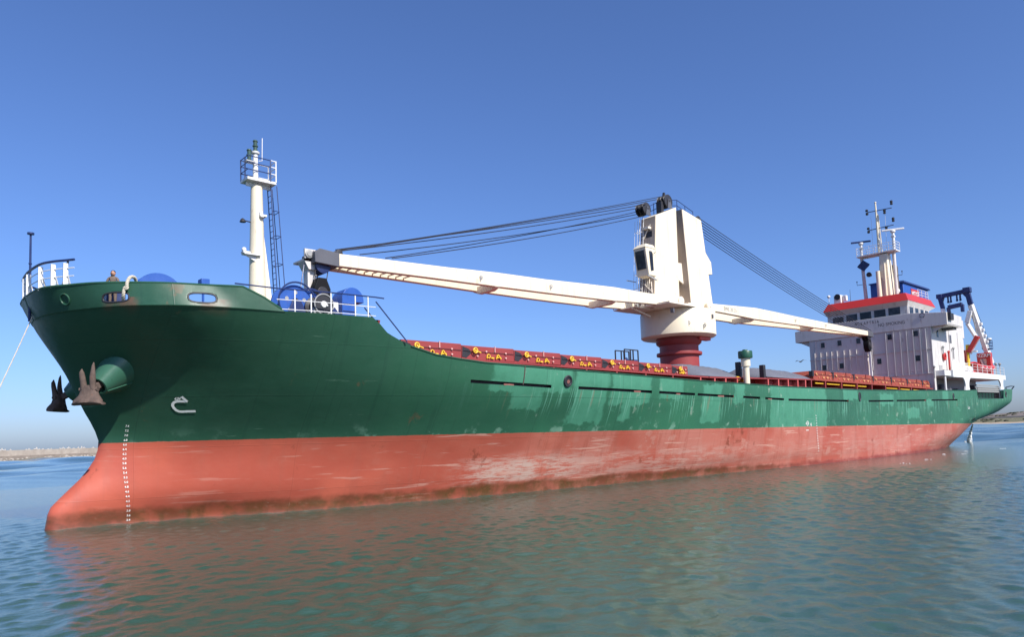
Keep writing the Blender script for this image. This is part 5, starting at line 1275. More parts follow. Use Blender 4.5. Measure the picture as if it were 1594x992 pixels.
# ================================================================ poop
PY = -8.38; ps0, ps1 = 88.4, 110.8
z0_, z1_ = 8.38, 9.12
def py_(s): return -min(8.38, float(half(s, 7.2)[0]) + .02)
po = MB(); po.box(SF + .5, ps0, -HW - .9, HW + .9, 8.45, 9.05)
S = np.linspace(ps0, ps1, 24); pt = [(float(s), py_(s)) for s in S]
ring = pt + [(s, -y) for s, y in pt[::-1]]; n = len(ring)
zu = lambda s: 9.12 + (s - ps0) / (ps1 - ps0) * .06
zd = lambda s: 8.30 + (s - ps0) / (ps1 - ps0) * .26
po.add([(s, y, zd(s)) for s, y in ring] + [(s, y, zu(s)) for s, y in ring], [tuple(range(n))[::-1], tuple(range(n, 2 * n))] + [(i, (i + 1) % n, n + (i + 1) % n, n + i) for i in range(n)])
poop = po.build('poop_deck', M_RAIL, ship, smooth=0)
def pillar(pxl, pxr, wl, wr):
    a, b = float(at(pxl, 603, y=PY)[0]), float(at(pxr, 603, y=PY)[0]); z = float(ztop(a)) - .02; t = zd(a) + .02; pts = []
    for u in np.linspace(0, 1, 7): pts.append((a - wl * (1 - math.cos(u * PI / 2)), z + (t - z) * (.35 + .65 * math.sin(u * PI / 2))))
    q = [(a - .25, z)] + pts; r = [(b + wr * (1 - math.cos(u * PI / 2)), z + (t - z) * (.35 + .65 * math.sin(u * PI / 2))) for u in np.linspace(1, 0, 7)] + [(b + .25, z)]
    for sg in (1, -1):
        y = py_(a) + .02
        MB().prism([(s, y * sg, zz) for s, zz in q + r], (0, .16 * sg, 0)).build('poop_pillar', M_RAIL, poop, smooth=0)
pillar(1504.2, 1509.5, 1.2, 1.0); pillar(1559, 1562.5, 1.4, .4)
a = float(at(1452, 600, y=PY)[0])
# walls and gear under the poop
MB().box(ps0 - .05, 107, -5.7, -5.6, 5.4, 8.45).box(ps0 - .05, 107, 5.6, 5.7, 5.4, 8.45).box(107, 107.1, -5.7, 5.7, 5.4, 8.45).box(86.0, 86.1, -7.1, -5.6, 5.4, 9.2).build('poop_wall', M_GREY, poop, smooth=0)
gz = float(deck_z(90))
pi_ = MB()
for s, yy in ((87.0, -7.9), (87.6, -7.7), (90.0, -7.0)): pi_.tube((s, yy, gz), (s, yy, 8.4), .11, n=10)
pi_.build('deck_pillar', M_RAIL, poop)
g_ = MB()
g_.box(88.9, 90.4, -7.2, -6.2, gz, gz + 1.5).lathe((91.6, -7.1, gz + 1.0), [(.6, 0), (.6, .1), (.3, .12), (.3, .9), (.6, .92), (.6, 1.0)], (0, 1, 0), 22).box(91.0, 92.3, -7.3, -6, gz, gz + .5).lathe((89.6, -6.7, gz + 1.5), [(.35, 0), (.4, .5), (.1, .55)], n=16)
t = thing('stern_winch', 'dark winch and boxes in shade under the white poop deck', 'winch', (90.5, -6.8, gz)); g_.build('winch_body', M_GREYD, t, bevel=.03)
MB().tube((93.0, -7.0, gz), (93.0, -7.0, gz + 1.4), .3, n=14).lathe((93, -7, gz + 1.4), [(.4, 0), (.4, .12)], n=14).build('stern_bollard', M_DARK, ship)
gz2 = float(deck_z(103))
MB().box(97.2, 109.2, -8.32, -8.26, gz2 - .3, gz2 + .12).build('opening_sill', M_GREEN, ship, smooth=0)
# bars across the lower half of the opening
m = MB()
for k in range(5): m.tube((97.4, -8.1, gz2 + .15 + k * .2), (109.0, -7.95, gz2 + .3 + k * .2), .03, n=5)
for s in np.linspace(97.6, 108.9, 9): m.tube((s, -8.05, gz2), (s, -8.05, gz2 + 1.15), .04, n=6)
m.build('opening_guard', M_DARK, ship)
# stowed gangway, grey slats
a, b = at(1519, 603, y=-8.2), at(1551.5, 602, y=-8.0); s0_, s1_ = float(a[0]), float(b[0]); zz0, zz1 = float(at(1520, 611.5, y=-8.2)[2]), float(at(1520, 602.5, y=-8.2)[2])
t = thing('stowed_gangway', 'folded grey gangway stowed in the opening at the stern', 'gangway', (s0_, -8.0, zz0))
MB().hexa([(s0_, -8.32, zz0), (s1_, -8.15, zz0 + .1), (s1_, -7.3, zz0 + .1), (s0_, -7.3, zz0), (s0_ - .5, -8.32, zz1), (s1_, -8.15, zz1 + .1), (s1_, -7.3, zz1 + .1), (s0_ - .5, -7.3, zz1)]).build('gangway_body', M_GREY, t, bevel=.04)
sl_ = MB()
for k in range(4): sl_.hexa([(s0_ - .1 * k, -8.40, zz0 + .07 + k * .26), (s1_, -8.22, zz0 + .17 + k * .26), (s1_, -8.1, zz0 + .17 + k * .26), (s0_ - .1 * k, -8.3, zz0 + .07 + k * .26), (s0_ - .1 * k, -8.40, zz0 + .24 + k * .26), (s1_, -8.22, zz0 + .34 + k * .26), (s1_, -8.1, zz0 + .34 + k * .26), (s0_ - .1 * k, -8.3, zz0 + .24 + k * .26)])
gm = paint('pale_grey_slats', (.25, .25, .235), .6, .1, .05, 2); sl_.build('gangway_slat', gm, t, smooth=0)
for s in (s0_ - .3, s1_ + .2): MB().box(s - .2, s + .2, -8.2, -7.6, zz0 - .6, zz1 + .2).build('gangway_bracket', M_DARK, t, smooth=0)

# railing on the poop
pr_ = MB(); prs = MB()
S = [s for s in np.linspace(ps0 + .1, ps1 - .1, 30)]
for h in (.35, .7, 1.05): pr_.path([(s, py_(s) + .12, zu(s) + h) for s in S], .018, 6)
for s in np.linspace(ps0 + .1, ps1 - .1, 12): pr_.tube((s, py_(s) + .12, zu(s)), (s, py_(s) + .12, zu(s) + 1.07), .03, n=6)
prail = pr_.build('poop_railing', M_RAIL, ship)
m = MB()
for s in (89.6, 91.6, 93.6):
    for h in (.18, .36, .54, .72, .9): m.box(s - .9, s + .9, py_(s) + .16, py_(s) + .2, zu(s) + h, zu(s) + h + .09)
m.build('rail_boarding', M_CREAMD, prail, smooth=0)
# boat davit at the stern: a blue head frame on white inclined legs
XD = 105.0
def dv(px, py, x=XD): p = at(px, py, x=x); return Vector((x, p[1], p[2]))
t = thing('boat_davit', 'blue-headed white davit frame rising over the stern', 'davit', (107, -4.5, 9.18))
hd = MB(); A, B = dv(1462.5, 462), dv(1505.5, 453); C1, D1 = dv(1468, 481), dv(1511, 474.5)
hd.bar(A, B, .55, .55).bar(A, C1, .5, .45).bar(B, D1, .6, .5).bar(A + (B - A) * .14, A + (C1 - A) * .5, .4, .4).bar(B + (A - B) * .16, B + (D1 - B) * .5, .45, .4).cbox(B + Vector((0, 0, .1)), (.9, .9, .7)).cbox(A, (.7, .7, .6))
hd.build('davit_head', M_BLUED, t, bevel=.05)
for u in (.30, .40, .62, .74):
    p = A.lerp(B, u); MB().tube(p, p - Vector((0, 0, .9)), .11, n=8).ball(p - Vector((0, 0, 1.0)), .17, 8).build('davit_hook', M_BLUED, t)
E1, F1_ = dv(1476, 479, XD - 1), dv(1498, 474, XD - 1)
MB().bar(E1, F1_, .5, .55).bar(E1, E1 - Vector((-.3, 0, .9)), .4).bar(F1_, F1_ - Vector((.1, 0, 1.0)), .4).build('davit_spreader', M_BLUED, t, bevel=.04)
leg = lambda a, b, w, nm, mt: MB().bar(a, b, w, w * 1.1).build(nm, mt, t, bevel=.04)
G1 = at(1543, 566, x=108.5); leg(D1, G1, .55, 'davit_leg', M_RAIL)
leg(D1 + Vector((0, .1, -.8)), dv(1505.5, 503), .5, 'davit_leg', M_RAIL); leg(dv(1505.5, 503), dv(1522, 530, 106), .38, 'davit_brace', M_RAIL)
leg(C1, Vector((XD, C1.y, 9.2)), .5, 'davit_leg', M_RAIL)
leg(dv(1514, 490), dv(1521, 524, 106), .12, 'davit_brace', M_GREY)
m = MB(); 
for u in (.35, .45, .55, .65): 
    p = D1.lerp(Vector(G1), u); m.cbox(p + Vector((0, -.35, .15)), (.5, .3, .35))
m.build('davit_winch', M_RAIL, t)
for (a, b) in ((dv(1507, 452), dv(1541, 535, 108)), (dv(1505, 451), dv(1533, 540, 108))): MB().tube(a, b, .03, n=5).build('davit_wire', M_WIRE, t)
for pa_, pb_ in (((1480, 463), (1478, 478)), ((1493, 461), (1495, 474))): MB().tube(dv(*pa_), dv(*pb_), .025, n=5).build('davit_wire', M_WIRE, t)
# look-out basket on the davit leg
m = MB(); a = at(1531, 544, x=108); b = at(1542, 531, x=108); y0q, y1q = float(b[1]), float(a[1]); zq0, zq1 = float(a[2]), float(b[2])
m.box(107.4, 108.8, y0q, y1q, zq0 - .08, zq0 + .04)
for h in (.0, .4, .8, 1.15):
    m.path([(107.4, y0q, zq0 + h), (108.8, y0q, zq0 + h), (108.8, y1q, zq0 + h), (107.4, y1q, zq0 + h)], .035, 5, True)
for x in (107.4, 108.1, 108.8):
    for y in (y0q, (y0q + y1q) / 2, y1q): m.tube((x, y, zq0), (x, y, zq0 + 1.15), .03, n=5)
m.tube((108, (y0q + y1q) / 2, 9.2), (108, (y0q + y1q) / 2, zq0), .12, n=8)
m.build('davit_basket', M_BLUED, t)
c = at(1539.5, 529, x=108); MB().lathe((108, c[1], c[2]), [(.1, -.2), (.32, 0), (.3, .18), (.05, .25)], n=14).build('flood_lamp', M_RAIL, t)
# stores crane: yellow column, red arm
XSC = 98.6
def sc(px, py, x=XSC): p = at(px, py, x=x); return Vector((x, p[1], p[2]))
a = sc(1506, 565); t = thing('stores_crane', 'small yellow and red stores crane beside the white bridge house', 'crane', (XSC, a.y, 9.15))
b = sc(1506, 537); MB().tube((XSC, a.y, 9.15), (XSC, b.y, b.z), .24, .22, 14).build('crane_column', M_YEL, t)
MB().tube((XSC, a.y + .45, 9.15), (XSC, a.y + .5, b.z + 1.2), .1, n=8).build('column_pipe', M_RAIL, t)
MB().bar(sc(1508, 549), sc(1522, 523.5), .65, .5).build('crane_arm', M_ROOF, t, bevel=.04)
MB().bar(sc(1511, 552), sc(1524, 529), .14, .12).bar(sc(1512.5, 547), sc(1521, 547), .4, .2).build('arm_cylinder', M_RAIL, t)
MB().cbox(sc(1497, 556) + Vector((0, 0, 0)), (1.0, .9, .95)).cbox(sc(1501.5, 555), (.8, .6, 1.5)).build('winch_housing', M_RED, t, bevel=.05)
MB().lathe(sc(1497, 556) + Vector((0, -.5, 0)), [(.3, 0), (.34, .05), (.34, .1)], (0, -1, 0), 16).build('winch_drum', M_DARK, t)
# red locker frame with white lettering
XB = 106.5
def rq(px, py, x=XB): p = at(px, py, x=x); return Vector((x, p[1], p[2]))
a, b = rq(1520, 552), rq(1543, 570); yl, yr = max(a.y, b.y), min(a.y, b.y); c_ = rq(1538, 549)
t = thing('rescue_equipment_locker', 'red locker with white lettering and a grey rack behind the red boat', 'locker', (XB, (yl + yr) / 2, 9.17))
MB().box(XB, XB + .9, yr, yl, c_.z - .75, c_.z).box(XB, XB + .9, yr, yr + .5, 9.17, c_.z - .7).box(XB, XB + .9, yl - .35, yl, 9.17, c_.z - .7).build('locker_frame', M_ROOF, t, bevel=.05)
m = MB(); letters(m, 'NZRM', (XB - .02, (yl + yr) / 2, c_.z - .38), (0, -1, 0), (0, 0, 1), .62, .01, 1.0); m.build('locker_lettering', M_RAIL, t, smooth=0, normals=False)
m = MB(); yc = (yl + yr) / 2
m.box(XB + .3, XB + .8, yr + .55, yl - .4, 9.2, c_.z - .8); m.bar((XB + .15, yc + .4, c_.z - .8), (XB + .1, yc - .3, 9.3), .18)
for k in range(4): m.box(XB + .2, XB + .3, yr + .55, yc, 9.5 + k * .4, 9.65 + k * .4)
m.build('locker_rack', M_CREAMD, t)
# red inflatable rescue boat with white grab lines
bs0, bs1 = float(at(1513, 572, y=-7.4)[0]), float(at(1549, 575, y=-7.2)[0]); by = -7.0; bz = 9.95
L = min(bs1 - bs0, 9.0)
t = thing('rescue_boat', 'red inflatable rescue boat with white grab lines on the poop', 'boat', (bs0, by, 9.18))
tubes = MB()
P_ = [(bs0 + u * L, by - .75 + .02 * u, bz + .25 * (2 * u - 1) ** 2) for u in np.linspace(0, .82, 14)]
Q_ = [(bs0 + L * (.82 + .18 * math.sin(q)), by - .73 * math.cos(q) , bz + .25 * (.64 + .36 * math.sin(q)) ** 2 + .1) for q in np.linspace(.1, PI - .1, 12)]
R_ = [(p[0], by + .75, p[2]) for p in P_[::-1]]
tubes.path(P_ + Q_ + R_, .36, 14); tubes.build('buoyancy_tube', M_BOAT, t)
MB().hexa([(bs0, by - .45, 9.25), (bs0 + L * .8, by - .45, 9.25), (bs0 + L * .8, by + .45, 9.25), (bs0, by + .45, 9.25), (bs0, by - .7, bz), (bs0 + L * .95, by - .6, bz), (bs0 + L * .95, by + .6, bz), (bs0, by + .7, bz)]).box(bs0 + L * .05, bs0 + L * .10, by - .7, by + .7, bz, bz + .5).ball((bs0 + L * .25, by, bz + .45), .7, 14, (1.6, .8, .6)).build('boat_hull', M_BOAT, t)
for k in range(4):
    p0 = Vector(P_[min(k * 3 + 1, 12)]); p1 = Vector(P_[min(k * 3 + 4, 13)]); pts = []
    for u in np.linspace(0, 1, 9): p = p0.lerp(p1, u); pts.append((p.x, p.y - .37, p.z + .1 - .32 * math.sin(u * PI)))
    MB().path(pts, .03, 5).build('grab_line', M_RAIL, t)
MB().box(bs0 - .25, bs0 + .1, by - .25, by + .25, bz, bz + .9).build('outboard_motor', M_DARK, t, bevel=.05)
# white life-raft canister and a red lifebuoy
c = at(1506, 573.5, y=-7.3); x = float(c[0])
t = thing('liferaft_canister', 'white life raft canister lying on the poop beside the red boat', 'life raft', (x, -7.3, 9.15))
MB().lathe((x - .9, -7.3, 9.62), [(.05, 0), (.36, .05), (.42, .15), (.42, .88), (.44, .9), (.44, .96), (.42, .98), (.42, 1.7), (.36, 1.8), (.05, 1.85)], (1, 0, 0), 24).build('canister', M_RAIL, t)
MB().box(x - .8, x - .65, -7.65, -6.95, 9.15, 9.3).box(x + .55, x + .7, -7.65, -6.95, 9.15, 9.3).build('cradle', M_DARK, t)
x, z = side(1469.5, 555.5, -HW - .1)
o = MB().ring((x, -HW - .16, z), (0, 1, 0), .34, .13, 24, 8).build('lifebuoy', M_ROOF, loc=(x, -HW - .16, z)); tag(o, 'red lifebuoy hanging on the white side of the bridge house', 'lifebuoy')
x, z = side(1472.5, 554); MB().tube((x, -HW - .3, 9.15), (x, -HW - .3, z + .35), .11, n=8).ball((x, -HW - .3, z + .42), .16, 8).build('hydrant', M_ROOF, houseb)
for px in (1551, 1557): p = at(px, 577, y=-6.8); MB().tube((p[0], -6.8, 9.15), (p[0], -6.8, p[2] + .9), .06, n=6).ball((p[0], -6.8, p[2] + .9), .2, 8).build('stern_lamp', M_GREY, poop)
MB().path([(110, -6.5, 9.18), (110, -6.5, 10.9), (110.2, -6.8, 11.1), (110.4, -7.1, 10.9)], .12, 8).build('gooseneck_vent', M_GREY, poop)
MB().cbox((109.2, -7.0, 9.62), (.8, .6, .9)).build('stern_locker', M_GREY, poop)
# flag hanging under the mast platform
y, z = my(1346, 414.5); t = thing('signal_flag', 'dark square signal flag hanging from the mast below the left radar', 'flag', (XM - .4, y, z))
n = 8; vs = []
for i in range(n + 1):
    for k in range(n + 1):
        u, v = i / n - .5, k / n - .5; a_ = u * 1.0 - v * .9; b_ = u * .9 + v * 1.0
        vs.append((XM - .4 + .08 * math.sin(a_ * 6), y + a_ * .85, z + b_ * .85))
MB().add(vs, [(i * (n + 1) + k, i * (n + 1) + k + 1, (i + 1) * (n + 1) + k + 1, (i + 1) * (n + 1) + k) for i in range(n) for k in range(n)]).build('flag_cloth', M_BLUED, t, normals=False)
MB().tube((XM - .4, y - .5, z + 1.0), (XM, y + .4, zp_ - .1), .02, n=5).tube((XM - .4, y - .1, z - .8), (XM - .3, y, 18.6), .02, n=5).build('flag_line', M_RAIL, t)
# ================================================================ crew, ropes, water jet, bird
hx, hy = 1.75, -3.75
hp_ = at(176, 426, y=hy); hx = float(hp_[0]); hz = float(hp_[2])
t = thing('person', 'person with dark hair and beard in a patterned brown top looking over the bow bulwark', 'person', (hx, hy, 8.62))
# one skinned body standing at the bulwark, facing outboard and a little forward
k = (hz - 8.62 + .13) / 1.76
def body():
    J = {}; V_ = []; E_ = []; Rr = []
    def j(n, p, r, par=None):
        J[n] = len(V_); V_.append(Vector(p)); Rr.append(r)
        if par: E_.append((J[par], J[n]))
    j('pelvis', (0, 0, .93), .155); j('waist', (0, 0, 1.08), .145, 'pelvis'); j('chest', (0, .01, 1.30), .165, 'waist'); j('neck0', (0, 0, 1.46), .085, 'chest'); j('neck1', (.0, -.02, 1.55), .055, 'neck0'); 
    for s, nm in ((-1, 'l'), (1, 'r')):
        j(nm + 'sh', (s * .17, 0, 1.41), .075, 'neck0'); j(nm + 'el', (s * .27, -.05, 1.14), .047, nm + 'sh'); j(nm + 'wr', (s * .21, -.27, 1.08), .034, nm + 'el'); j(nm + 'pa', (s * .19, -.34, 1.08), .038, nm + 'wr')
        j(nm + 'hip', (s * .09, 0, .86), .10, 'pelvis'); j(nm + 'kn', (s * .10, -.03, .48), .065, nm + 'hip'); j(nm + 'an', (s * .10, .02, .09), .045, nm + 'kn'); j(nm + 'to', (s * .11, -.15, .04), .04, nm + 'an')
        for f in range(4): j(f'{nm}f{f}', (s * (.16 + .02 * f), -.40, 1.075 - .004 * f), .011, nm + 'pa'); j(f'{nm}g{f}', (s * (.16 + .02 * f), -.44 + .006 * abs(f - 1.5), 1.05), .009, f'{nm}f{f}')
        j(nm + 'th', (s * .14, -.36, 1.07), .012, nm + 'pa')
    return V_, E_, Rr
V_, E_, Rr = body(); ang = R(-32)
rot = lambda p: Vector((p.x * math.cos(ang) - p.y * math.sin(ang), p.x * math.sin(ang) + p.y * math.cos(ang), p.z))
me = bpy.data.meshes.new('body'); me.from_pydata([tuple(rot(v) * k) for v in V_], E_, []); me.update()
bo = bpy.data.objects.new('body', me); COL.objects.link(bo); bo.parent = t; ORG[bo.name] = Vector((hx, hy, 8.62))
md = bo.modifiers.new('skin', 'SKIN')
for v, r in zip(me.skin_vertices[0].data, Rr): v.radius = (r * k, r * k * .82)
me.skin_vertices[0].data[0].use_root = True
bo.modifiers.new('sub', 'SUBSURF').levels = 2; bo.modifiers['sub'].render_levels = 2
me.materials.append(M_CLOTH)
hc = Vector((hx, hy, hz)); d_ = rot(Vector((0, -1, 0))); sd = rot(Vector((1, 0, 0)))
h = MB().ball(hc, .105 * k, 18, (.86, .98, 1.22)); h.tube(hc - Vector((0, 0, .22 * k)), hc - Vector((0, 0, .08 * k)), .052 * k, n=12)
h.ball(hc + d_ * .105 * k - Vector((0, 0, .012)), .020, 8, (1, 1, 1.5))
for s in (-1, 1): h.ball(hc + sd * .092 * k * s, .026, 8, (.5, 1, 1.4))
h.build('head', M_SKIN, t, smooth=80)
hr_ = MB().ball(hc + Vector((0, 0, .035 * k)) - d_ * .018, .108 * k, 16, (.9, .98, 1.0)); hr_.ball(hc + d_ * .05 - Vector((0, 0, .085 * k)), .066, 10, (1, .9, .7))
hr_.build('hair', M_HAIR, t, smooth=80)
e_ = MB()
for s in (-1, 1): e_.ball(hc + d_ * .093 * k + sd * s * .035 + Vector((0, 0, .012)), .013, 8)
e_.build('eye', M_HAIR, t)
# heavy rope looped over the bulwark and through the mooring port
a = pick(199, 437.5, z=(8.66, 9.62)); c = PORTS[0]
b = hull_point(c[0] + c[1] * .55, c[2], .04)[0]
tp = hull_point(float(a[0]), 9.5, .1)[0]
pts = [b + Vector((.15, .5, -.35)), b + Vector((.05, .15, -.1)), b + Vector((0, -.06, .08)), b + Vector((.05, -.08, .35)), tp + Vector((-.02, -.06, -.2)), tp + Vector((.0, -.04, .05)), tp + Vector((.12, .02, .27)), tp + Vector((.30, .14, .30)), tp + Vector((.42, .35, .12)), tp + Vector((.45, .5, -.4))]
def smooth(pts, n=8):
    P = [Vector(p) for p in pts]; out = []
    for i in range(len(P) - 1):
        p0, p1, p2, p3 = P[max(i - 1, 0)], P[i], P[i + 1], P[min(i + 2, len(P) - 1)]
        for q in range(n):
            u = q / n; out.append(.5 * ((2 * p1) + (p2 - p0) * u + (2 * p0 - 5 * p1 + 4 * p2 - p3) * u * u + (3 * p1 - p0 - 3 * p2 + p3) * u ** 3))
    return out + [P[-1]]
def twisted(mb, pts, r, strands=3, turns=1.0, n=6):
    L = 0; prev = None; u = None; S = [[] for _ in range(strands)]
    for i, p in enumerate(pts):
        d = (pts[min(i + 1, len(pts) - 1)] - pts[max(i - 1, 0)]).normalized()
        u = d.orthogonal().normalized() if u is None else (u - d * u.dot(d)).normalized(); w = d.cross(u)
        if i: L += (p - pts[i - 1]).length
        for k in range(strands):
            a = L * turns * 2 * PI + k * 2 * PI / strands; S[k].append(p + (u * math.cos(a) + w * math.sin(a)) * r * .55)
    for s in S: mb.path(s, r * .55, n)
    return mb
o = twisted(MB(), smooth(pts, 10), .062, 3, 4.0).build('mooring_rope', M_ROPE, loc=tuple(b)); tag(o, 'thick pale rope looped over the bulwark and into the left mooring port', 'rope')
a = hull_point(float(stem(8.7)) + .12, 8.62, .02)[0]
p1 = at(50, 494, y=-.12); e1 = at(0, 607, y=-.5); e2 = at(-30, 650, y=-1.0)
a = Vector(p1); e = Vector(e2); far = a.lerp(e, 2.3); far.z = a.z + (e.z - a.z) * 2.3; pts = []
for i in range(130):
    u = i / 129; p = a.lerp(far, u); p.z -= 1.0 * 4 * u * (1 - u) * .35; pts.append(p)
o = twisted(MB(), pts, .026, 3, 4.5, 5).build('mooring_line', M_ROPE, loc=tuple(a)); tag(o, 'pale twisted mooring line running down to the left from the very tip of the bow', 'mooring line')
# cooling water falling from the outlet near the stern
a = Vector(at(1514.5, 661.5, y=-5.2)); a = Vector((a.x, a.y, a.z)); b = at(1507.5, 690, z=0.02)
b = Vector(b); m = MB(); rg = random.Random(5)
for k in range(420):
    u = rg.random() ** .75; sp = .05 + .34 * u * u; p = a.lerp(b, u); p.z = a.z + (b.z - a.z) * (u ** 1.15)
    m.ball(p + Vector((rg.gauss(0, sp * .5), rg.gauss(0, sp * .5), rg.gauss(0, .06))), .025 + .05 * rg.random(), 6, (1, 1, 1.9))
m.path([a.lerp(b, u) + Vector((0, 0, (a.z - b.z) * (u - u ** 1.15))) for u in np.linspace(0, 1, 12)], .055, 8)
M_FOAM = bpy.data.materials.new('white_foam'); nt, bs = nodes_of(M_FOAM); bs.inputs['Base Color'].default_value = (.9, .91, .92, 1); bs.inputs['Roughness'].default_value = .5
o = m.build('water_jet', M_FOAM, loc=tuple(b), smooth=80); tag(o, 'white jet of water falling from the stern outlet into the sea', 'water jet', kind='stuff')
m = MB()
for k in range(150):
    q = rg.gauss(0, 1); w = rg.gauss(0, 1)
    s = rg.choice((1, 1, 1, 0)); cx, cy = (b.x + q * 1.1 - 1.2, b.y + w * .5 + .3) if s else (b.x + q * 4.5, b.y - 2.6 + w * 2.2)
    rr = (.04 + .08 * rg.random()) * (1 if s else .7); m.ball((cx, cy, .03), rr, 6, (2.2, 1.4, .25))
for px, py in ((1470, 708), (1499, 707), (1506, 703), (1528, 697), (1560, 699), (1440, 716), (1411, 722)):
    c = at(px, py, z=0)
    for k in range(6): m.ball((c[0] + rg.gauss(0, .35), c[1] + rg.gauss(0, .2), .02), .02 + .03 * rg.random(), 6, (2, 1.3, .3))
o = m.build('foam', M_FOAM, loc=(b.x, b.y, 0), smooth=80); tag(o, 'white foam floating on the water below the stern outlet', 'foam', kind='stuff')
# a gull in flight before the bridge house
c = Vector(at(1246, 563.5, y=-10)); t = thing('flying_bird', 'small dark bird flying just left of the white bridge house', 'bird', c)
bd = MB().ball(c, .13, 10, (2.4, .8, .7)); bd.ball(c + Vector((-.33, 0, .03)), .07, 8, (1.4, 1, 1)); bd.prism([c + Vector((.25, -.05, 0)), c + Vector((.52, -.1, .02)), c + Vector((.52, .1, .02)), c + Vector((.25, .05, 0))], (0, 0, .02))
bd.build('bird_body', M_GREYD, t)
for s in (-1, 1):
    MB().hexa([c + Vector((-.16, s * .06, .03)), c + Vector((.12, s * .06, .03)), c + Vector((.18, s * .42, .2)), c + Vector((-.10, s * .42, .22)), c + Vector((-.16, s * .06, .06)), c + Vector((.12, s * .06, .05)), c + Vector((.18, s * .42, .22)), c + Vector((-.10, s * .42, .24))]).hexa([c + Vector((-.10, s * .42, .2)), c + Vector((.18, s * .42, .2)), c + Vector((.30, s * .8, .1)), c + Vector((.2, s * .82, .1)), c + Vector((-.10, s * .42, .24)), c + Vector((.18, s * .42, .22)), c + Vector((.30, s * .8, .115)), c + Vector((.2, s * .82, .115))]).build('wing', M_GREYD, t)

for ch in t.children: ch.scale = (.55, .55, .55)
# ================================================================ the sea
def sea():
    x0, x1, y0, y1, st = -10.0, 44.0, -33.0, -2.0, .08
    def axis(a, b):
        m = np.arange(a, b + .01, st); g_ = []; d = st; v = 0
        while v < 9000: d *= 1.020; v += d; g_.append(v)
        g_ = np.array(g_); return np.concatenate([a - g_[::-1], m, m[-1] + g_])
    xa, ya = axis(x0, x1), axis(y0, y1); nx, ny = len(xa), len(ya)
    X, Y = np.meshgrid(xa.astype(np.float32), ya.astype(np.float32), indexing='ij'); Z = np.zeros_like(X)
    sp = np.maximum(np.gradient(xa)[:, None] + 0 * Y, np.gradient(ya)[None, :] + 0 * X)      # local spacing of the mesh
    out = np.sqrt(np.maximum(np.maximum(x0 - X, X - x1), 0) ** 2 + np.maximum(np.maximum(y0 - Y, Y - y1), 0) ** 2)
    far = np.clip((out - 30) / 90, 0, 1); sp = sp.astype(np.float32)
    rg = np.random.default_rng(4)
    def wave(lam, amp, th):
        kx = 2 * PI / lam; return np.clip(1.6 - 4 * sp / lam, 0, 1) * np.float32(amp) * np.sin((kx * math.cos(th)) * X + (kx * math.sin(th)) * Y + np.float32(rg.uniform(0, 2 * PI)))
    for i in range(64):
        lam = .24 * (1.35 / .24) ** rg.random(); Z += wave(lam, .0027 * lam ** .62, rg.normal(2.2, .95))
    Z += .25 * np.maximum(Z, 0) ** 2 / .05
    for i in range(24):
        lam = 4 * (70 / 4) ** rg.random(); Z += far * wave(lam, .0060 * lam, rg.normal(2.2, .7))
    v = np.stack([X, Y, Z], -1).reshape(-1, 3)
    idx = np.arange(nx * ny).reshape(nx, ny); f = np.stack([idx[:-1, :-1], idx[1:, :-1], idx[1:, 1:], idx[:-1, 1:]], -1).reshape(-1, 4)
    me = bpy.data.meshes.new('water'); me.vertices.add(len(v)); me.vertices.foreach_set('co', v.astype(np.float32).ravel())
    me.loops.add(f.size); me.loops.foreach_set('vertex_index', f.astype(np.int32).ravel())
    me.polygons.add(len(f)); me.polygons.foreach_set('loop_start', np.arange(0, f.size, 4, dtype=np.int32)); me.polygons.foreach_set('loop_total', np.full(len(f), 4, dtype=np.int32))
    me.update(calc_edges=True); me.validate(); me.shade_smooth(); me.materials.append(M_WATER)
    o = bpy.data.objects.new('water', me); COL.objects.link(o); return tag(o, kind='structure')
sea()
# ================================================================ breakwater on the left
M_CONC = rock_mat('weathered_concrete', (.34, .29, .24), (.42, .37, .31), .35, .3)
M_CONCD = rock_mat('stained_concrete', (.25, .20, .165), (.31, .26, .21), .5, .3)
M_ROCK = rock_mat('pale_rocks', (.30, .26, .22), (.44, .39, .34), .9)
M_BLOCK = rock_mat('white_concrete_blocks', (.38, .36, .335), (.47, .45, .42), .8)
w0, w1 = Vector(at(0, 720, z=0)), Vector(at(146, 713, z=0)); d = (w1 - w0).normalized(); nrm = Vector((-d.y, d.x, 0))
if nrm.dot(w0 - Vector(CP)) < 0: nrm = -nrm
a0 = w0 - d * 160; a1 = w1 + d * 220; L = (a1 - a0).length
ztw = 4.55
t = thing('breakwater', 'long low concrete breakwater wall behind the bow on the left', 'breakwater', tuple(a0))
def lane(o0, o1, z0, z1): return [a0 + nrm * o0 + Vector((0, 0, z0)), a1 + nrm * o0 + Vector((0, 0, z0)), a1 + nrm * o1 + Vector((0, 0, z0)), a0 + nrm * o1 + Vector((0, 0, z0)), a0 + nrm * o0 + Vector((0, 0, z1)), a1 + nrm * o0 + Vector((0, 0, z1)), a1 + nrm * o1 + Vector((0, 0, z1)), a0 + nrm * o1 + Vector((0, 0, z1))]
MB().hexa(lane(5, 12, -2, 2.2)).build('breakwater_quay', M_CONCD, t, smooth=0)
MB().hexa(lane(9, 11, 2.2, ztw - .1)).build('breakwater_parapet', M_CONC, t, smooth=0)
m = MB(); rg = random.Random(3)
for k in range(900):
    u = rg.random() * L; o_ = rg.uniform(.2, 5.2); p = a0 + d * u + nrm * o_; r = .3 + .55 * rg.random() ** 2
    m.ball(p + Vector((0, 0, .05 + o_ * .2)), r, 6, (1 + rg.random() * .6, .8 + rg.random() * .5, .55 + rg.random() * .4))
